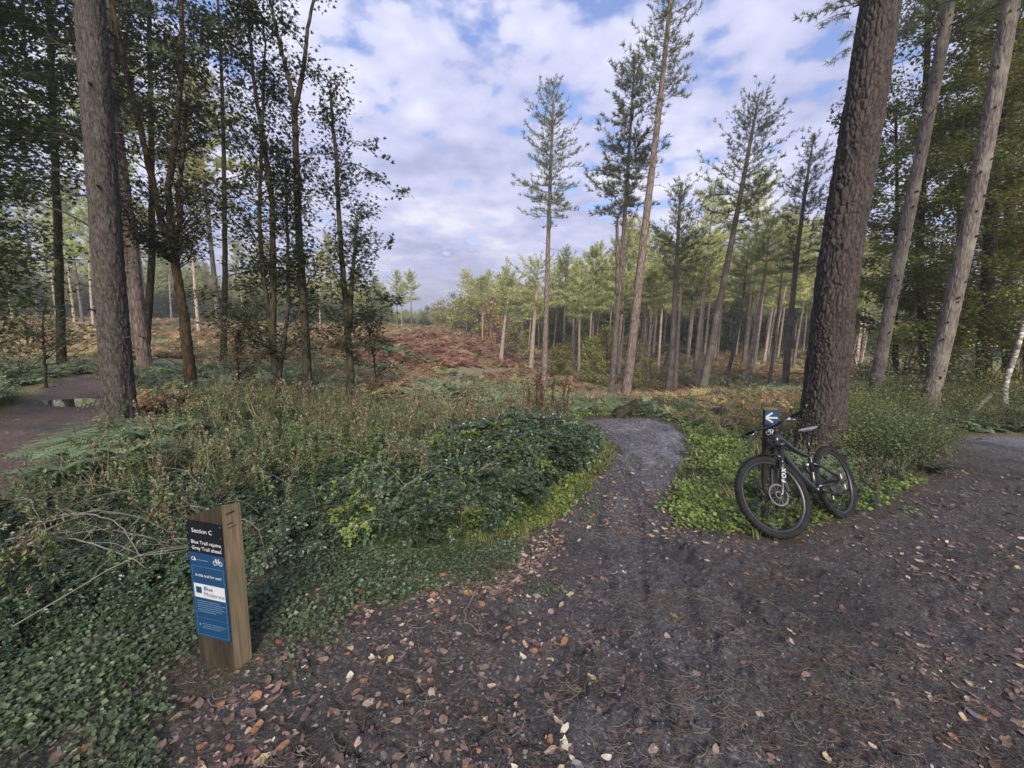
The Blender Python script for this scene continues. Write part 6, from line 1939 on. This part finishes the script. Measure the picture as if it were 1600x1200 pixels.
    for s in (1, -1):
        up = crown + P(0, .066 * s, 0); lo = A0 + P(0, .066 * s, 0) + sd * .02
        m2 = MB(); m2.tube([S(up), S(up * .35 + lo * .65)], .0175, 12); m2.build('stanchion', M['stanchion'], bike, smooth=True)
        m2 = MB(); l0 = up * .62 + lo * .38; m2.tube([S(l0), S(l0 * .92 + lo * .08), S(up * .15 + lo * .85), S(lo), S(lo + fw * .044 - sd * .02)], [.0235, .0225, .020, .0185, .017], 12)
        low = m2.build('fork_leg', M['frame_black'], bike, smooth=True)
        if s == 1: fk = low
        # white block lettering running up the outside of the leg
        for k, ch in enumerate('FOX'):
            cu = bpy.data.curves.new('lettering', 'FONT'); cu.body = ch; cu.size = .060; cu.align_x = 'CENTER'; cu.align_y = 'CENTER'; cu.extrude = .0006; cu.offset = .0012; cu.materials.append(M['white_print'])
            o = bpy.data.objects.new('lettering', cu); COL.objects.link(o); o.parent = low
            c = lo + sd * (.12 + .052 * k) + P(0, .0225 * s, 0) 
            X = sd; Zd = P(0, 1.0 * s, 0); Y = np.cross(Zd, X)
            R = RS @ np.stack([X, Y, Zd], -1); m4 = Matrix([[*R[i], S(c)[i]] for i in range(3)] + [[0, 0, 0, 1]])
            o.matrix_basis = m4
    m2 = MB(); m2.tube([S(crown + P(0, -.085, 0)), S(crown + P(0, 0, 0) + sd * .012), S(crown + P(0, .085, 0))], [.024, .030, .024], 10); m2.build('fork_crown', M['frame_black'], bike, smooth=True)
    up = A0 + sd * .37 ; m2 = MB(); m2.tube([S(up + P(0, -.07, 0)), S(up + fw * .045 + P(0, -.035, 0) + sd * .025), S(up + fw * .045 + P(0, .035, 0) + sd * .025), S(up + P(0, .07, 0))], .014, 8); m2.build('fork_brace', M['frame_black'], bike, smooth=True)
    # short mudguard over the front tyre
    mg = MB(); V = []; 
    for i in range(7):
        a = math.radians(62 + i * 8); r = .392
        for j in range(5):
            w = (j - 2) / 2 * .032; V.append(S(FA + P(r * math.cos(a), w, r * math.sin(a) - abs(w) * .35)))
    mg.add(V, [[i * 5 + j, i * 5 + j + 1, (i + 1) * 5 + j + 1, (i + 1) * 5 + j] for i in range(6) for j in range(4)]); mg.build('mudguard', M['matte_black'], bike, smooth=True)
    m2 = MB(); m2.box((-.018, -.022, -.04), (.018, .012, .045)); V = m2.v[0]; V = V + (A0 + sd * .075 + P(-.035, .078, 0)); m2.v[0] = S(V); m2.build('front_brake_caliper', M['matte_black'], bike)
    # steerer, stem, bar
    m2 = MB(); m2.tube([S(htt), S(stem + sd * .03)], .019, 10); sb = stem + fw * .05 + sd * .012; m2.tube([S(stem + sd * .012), S(sb)], [.020, .022], 10); stp = m2.build('stem', M['matte_black'], bike, smooth=True)
    bar = np.array([sb + P(-.035, .385, .030), sb + P(-.030, .25, .026), sb + P(-.012, .14, .018), sb + P(0, .06, 0), sb, sb + P(0, -.06, 0), sb + P(-.012, -.14, .018), sb + P(-.030, -.25, .026), sb + P(-.035, -.385, .030)])
    m2 = MB(); m2.tube(S(resample(bar, 40)), .0128, 10); hb = m2.build('handlebar', M['frame_black'], bike, smooth=True)
    for s in (0, -1):
        e = bar[s]; i2 = bar[1 if s == 0 else -2]; sg = 1 if s == 0 else -1
        m2 = MB(); q = resample(np.array([e + P(0, .004 * sg, 0), e + (i2 - e) * .95]), 14); m2.tube(S(q), .0165 + .001 * (np.arange(14) % 2), 12); m2.build('grip', M['rubber'], hb, smooth=True)
        b0 = e + (i2 - e) * 1.15
        m2 = MB(); m2.tube([S(b0 + P(.005, 0, -.004)), S(b0 + P(.030, -.010 * sg, -.020)), S(b0 + P(.05, -.045 * sg, -.022))], [.012, .011, .009], 8); bl = m2.build('brake_clamp', M['silver'], hb, smooth=True)
        m2 = MB(); m2.tube([S(b0 + P(.030, 0, -.022)), S(b0 + P(.060, .030 * sg, -.038)), S(b0 + P(.055, .085 * sg, -.045))], [.006, .005, .0055], 8); m2.build('brake_lever', M['silver'], hb, smooth=True)
    m2 = MB(); q0 = bar[1] + P(0, -.10, -.02)
    m2.tube(S(resample(np.array([bar[1] + P(.05, -.05, -.02), sb + P(.13, .10, .01), sb + P(.11, .0, -.12), htb + P(.05, .05, -.08), A0 + sd * .30 + P(.03, .07, 0), A0 + sd * .09 + P(0, .085, 0)]), 30)), .0025, 5)
    m2.build('brake_hose', M['matte_black'], bike, smooth=True)
    m2 = MB(); m2.tube(S(resample(np.array([bar[-2] + P(.05, .05, -.02), sb + P(.15, -.06, .0), sb + P(.10, .02, -.13), htb + P(-.0, .034, .02)]), 24)), .0025, 5); m2.build('gear_cable', M['matte_black'], bike, smooth=True)
    # drive side (far side): chainring, cranks, cassette, mech, chain
    m2 = MB(); lathe(m2, [(.062, -.052), (.062, -.048), (.045, -.048), (.045, -.052)], 32)
    for k in range(32):
        th = 2 * math.pi * k / 32; q = np.eye(4); q[:3, :3] = np.array([[math.cos(th), 0, -math.sin(th)], [0, 1, 0], [math.sin(th), 0, math.cos(th)]]); q[:3, 3] = (.063 * math.cos(th), -.05, .063 * math.sin(th)); m2.box((-.003, -.002, -.003), (.003, .002, .003), M=q)
    for k in range(4): a = k * math.pi / 2; m2.tube([[0, -.05, 0], [.05 * math.cos(a), -.05, .05 * math.sin(a)]], .007, 5)
    m2.v = [v + BB for v in m2.v]; m2.build('chainring', M['chain'], bike)
    ca = math.radians(205)
    for s, a in ((1, ca), (-1, ca + math.pi)):
        e = BB + P(.172 * math.cos(a), .085 * s, .172 * math.sin(a))
        m2 = MB(); m2.tube([BB + P(0, .060 * s, 0), BB + P(.03 * math.cos(a), .075 * s, .03 * math.sin(a)), e], [.017, .014, .012], 8); m2.build('crank', M['matte_black'], bike, smooth=True)
        m2 = MB(); c = e + P(0, .062 * s, 0)
        for dx in (-.046, .046): m2.tube([c + P(dx, -.045, 0), c + P(dx * 1.05, .0, .002), c + P(dx, .045, 0)], .0075, 6)
        for dy in (-.045, 0, .045): m2.tube([c + P(-.046, dy, 0), c + P(.046, dy, 0)], .0075 if dy else .013, 6)
        m2.tube([e, c + P(0, .045 * s, 0)], .006, 6)
        m2.build('pedal', M['matte_black'], bike, smooth=True)
    m2 = MB()
    for k in range(9): r = .026 + .010 * k; y = -.044 + .0035 * k * .9; lathe(m2, [(r, y), (r, y - .0018), (r - .010, y - .0018), (r - .010, y)], 28)
    m2.v = [v + RA for v in m2.v]; m2.build('cassette', M['steel'], bike)
    m2 = MB(); d0 = RA + P(-.01, -.062, -.03); m2.tube([RA + P(-.01, -.06, -.01), d0 + P(-.015, 0, -.04), d0 + P(.01, 0, -.09)], [.012, .018, .012], 8)
    m2.tube([d0 + P(.01, 0, -.09), d0 + P(.045, .0, -.165)], .011, 8); m2.build('derailleur', M['matte_black'], bike, smooth=True)
    m2 = MB(); y = -.05
    loop = [BB + P(.01, y, .062), RA + P(0, y, .050), RA + P(-.045, y, .01), RA + P(-.02, y, -.05), d0 + P(.02, .012, -.09), d0 + P(.045, .012, -.18), BB + P(-.02, y, -.062), BB + P(.055, y, -.03), BB + P(.06, y, .02), BB + P(.01, y, .062)]
    m2.tube(resample(np.array(loop), 50, False), .0032, 4, cap=False); m2.build('chain', M['chain'], bike)
    m2 = MB(); m2.box((-.02, -.012, -.03), (.02, .012, .03)); m2.v[0] = m2.v[0] + RA + P(.075, .078, .045); m2.build('rear_brake_caliper', M['matte_black'], bike)
    make_wheel(bike, 'front_wheel', S(FA), RS, .100, 1)
    make_wheel(bike, 'rear_wheel', RA, np.eye(3), .090, 2)
    # ---- stand it where it stands in the photograph
    fr = at_y(1226, 836, 3.50); rr = at_y(1316, 808, 3.95)
    return bike, FA, RA, S


BIKE_O, FA_, RA_, S_ = make_bike()
bm = Matrix.Translation((3.511, 3.991, -.195)) @ Matrix.Rotation(-2.634, 4, 'Z') @ Matrix.Rotation(-.054, 4, 'Y') @ Matrix.Rotation(.424, 4, 'X')
print('BIKE ground', float(Z(3.52, 3.97)), float(Z(2.5, 3.44)))
BIKE_O.matrix_world = bm
for nm, p in (('rear axle', RA_), ('front axle', S_(FA_)), ('bar L', S_(np.array([.85, .385, 1.04]))), ('bar R', S_(np.array([.85, -.385, 1.04]))), ('saddle', np.array([.25, 0, .9])), ('BB', np.array([.44, 0, .345]))):
    print('BIKE', nm, [round(c) for c in proj(bm @ Vector(p))])
# stones by the wheels
for i, (px, py, s, mt, lab) in enumerate(((1346, 806, .040, 0, 'dark flat stone against the back tyre'), (1231, 818, .045, 1, 'small weathered wood lump seen through the front wheel'), (928, 1018, .020, 0, 'small dark stone in the middle of the mud'), (1190, 948, .02, 0, 'small stone near the deep rut'),
                                          (1100, 836, .028, 0, 'dark clod at the corner of the grassy verge'))):
    p = ground(px, py); o = link('stone', form_stone(900 + i, M['stone'] if mt == 0 else M['wood_side'], .6 if mt == 0 else 1.2)); o.location = (p[0], p[1], float(Z(p[0], p[1])) + s * .2); o.scale = (s, s, s)
    o.rotation_euler = (0, 0, i * 1.3); tag(o, lab, 'stone' if mt == 0 else 'wood lump')


# printed letters become plain meshes
bpy.context.view_layer.update()
_dg = bpy.context.evaluated_depsgraph_get()
for o in [o for o in sc.objects if o.type == 'FONT']:
    me = bpy.data.meshes.new_from_object(o.evaluated_get(_dg)); me.name = 'lettering'
    if not me.materials: me.materials.append(o.data.materials[0])
    nm, par, mb_, lo_ = o.name, o.parent, o.matrix_basis.copy(), None
    bpy.data.objects.remove(o)
    q = bpy.data.objects.new(nm, me); COL.objects.link(q); q.parent = par; q.matrix_basis = mb_
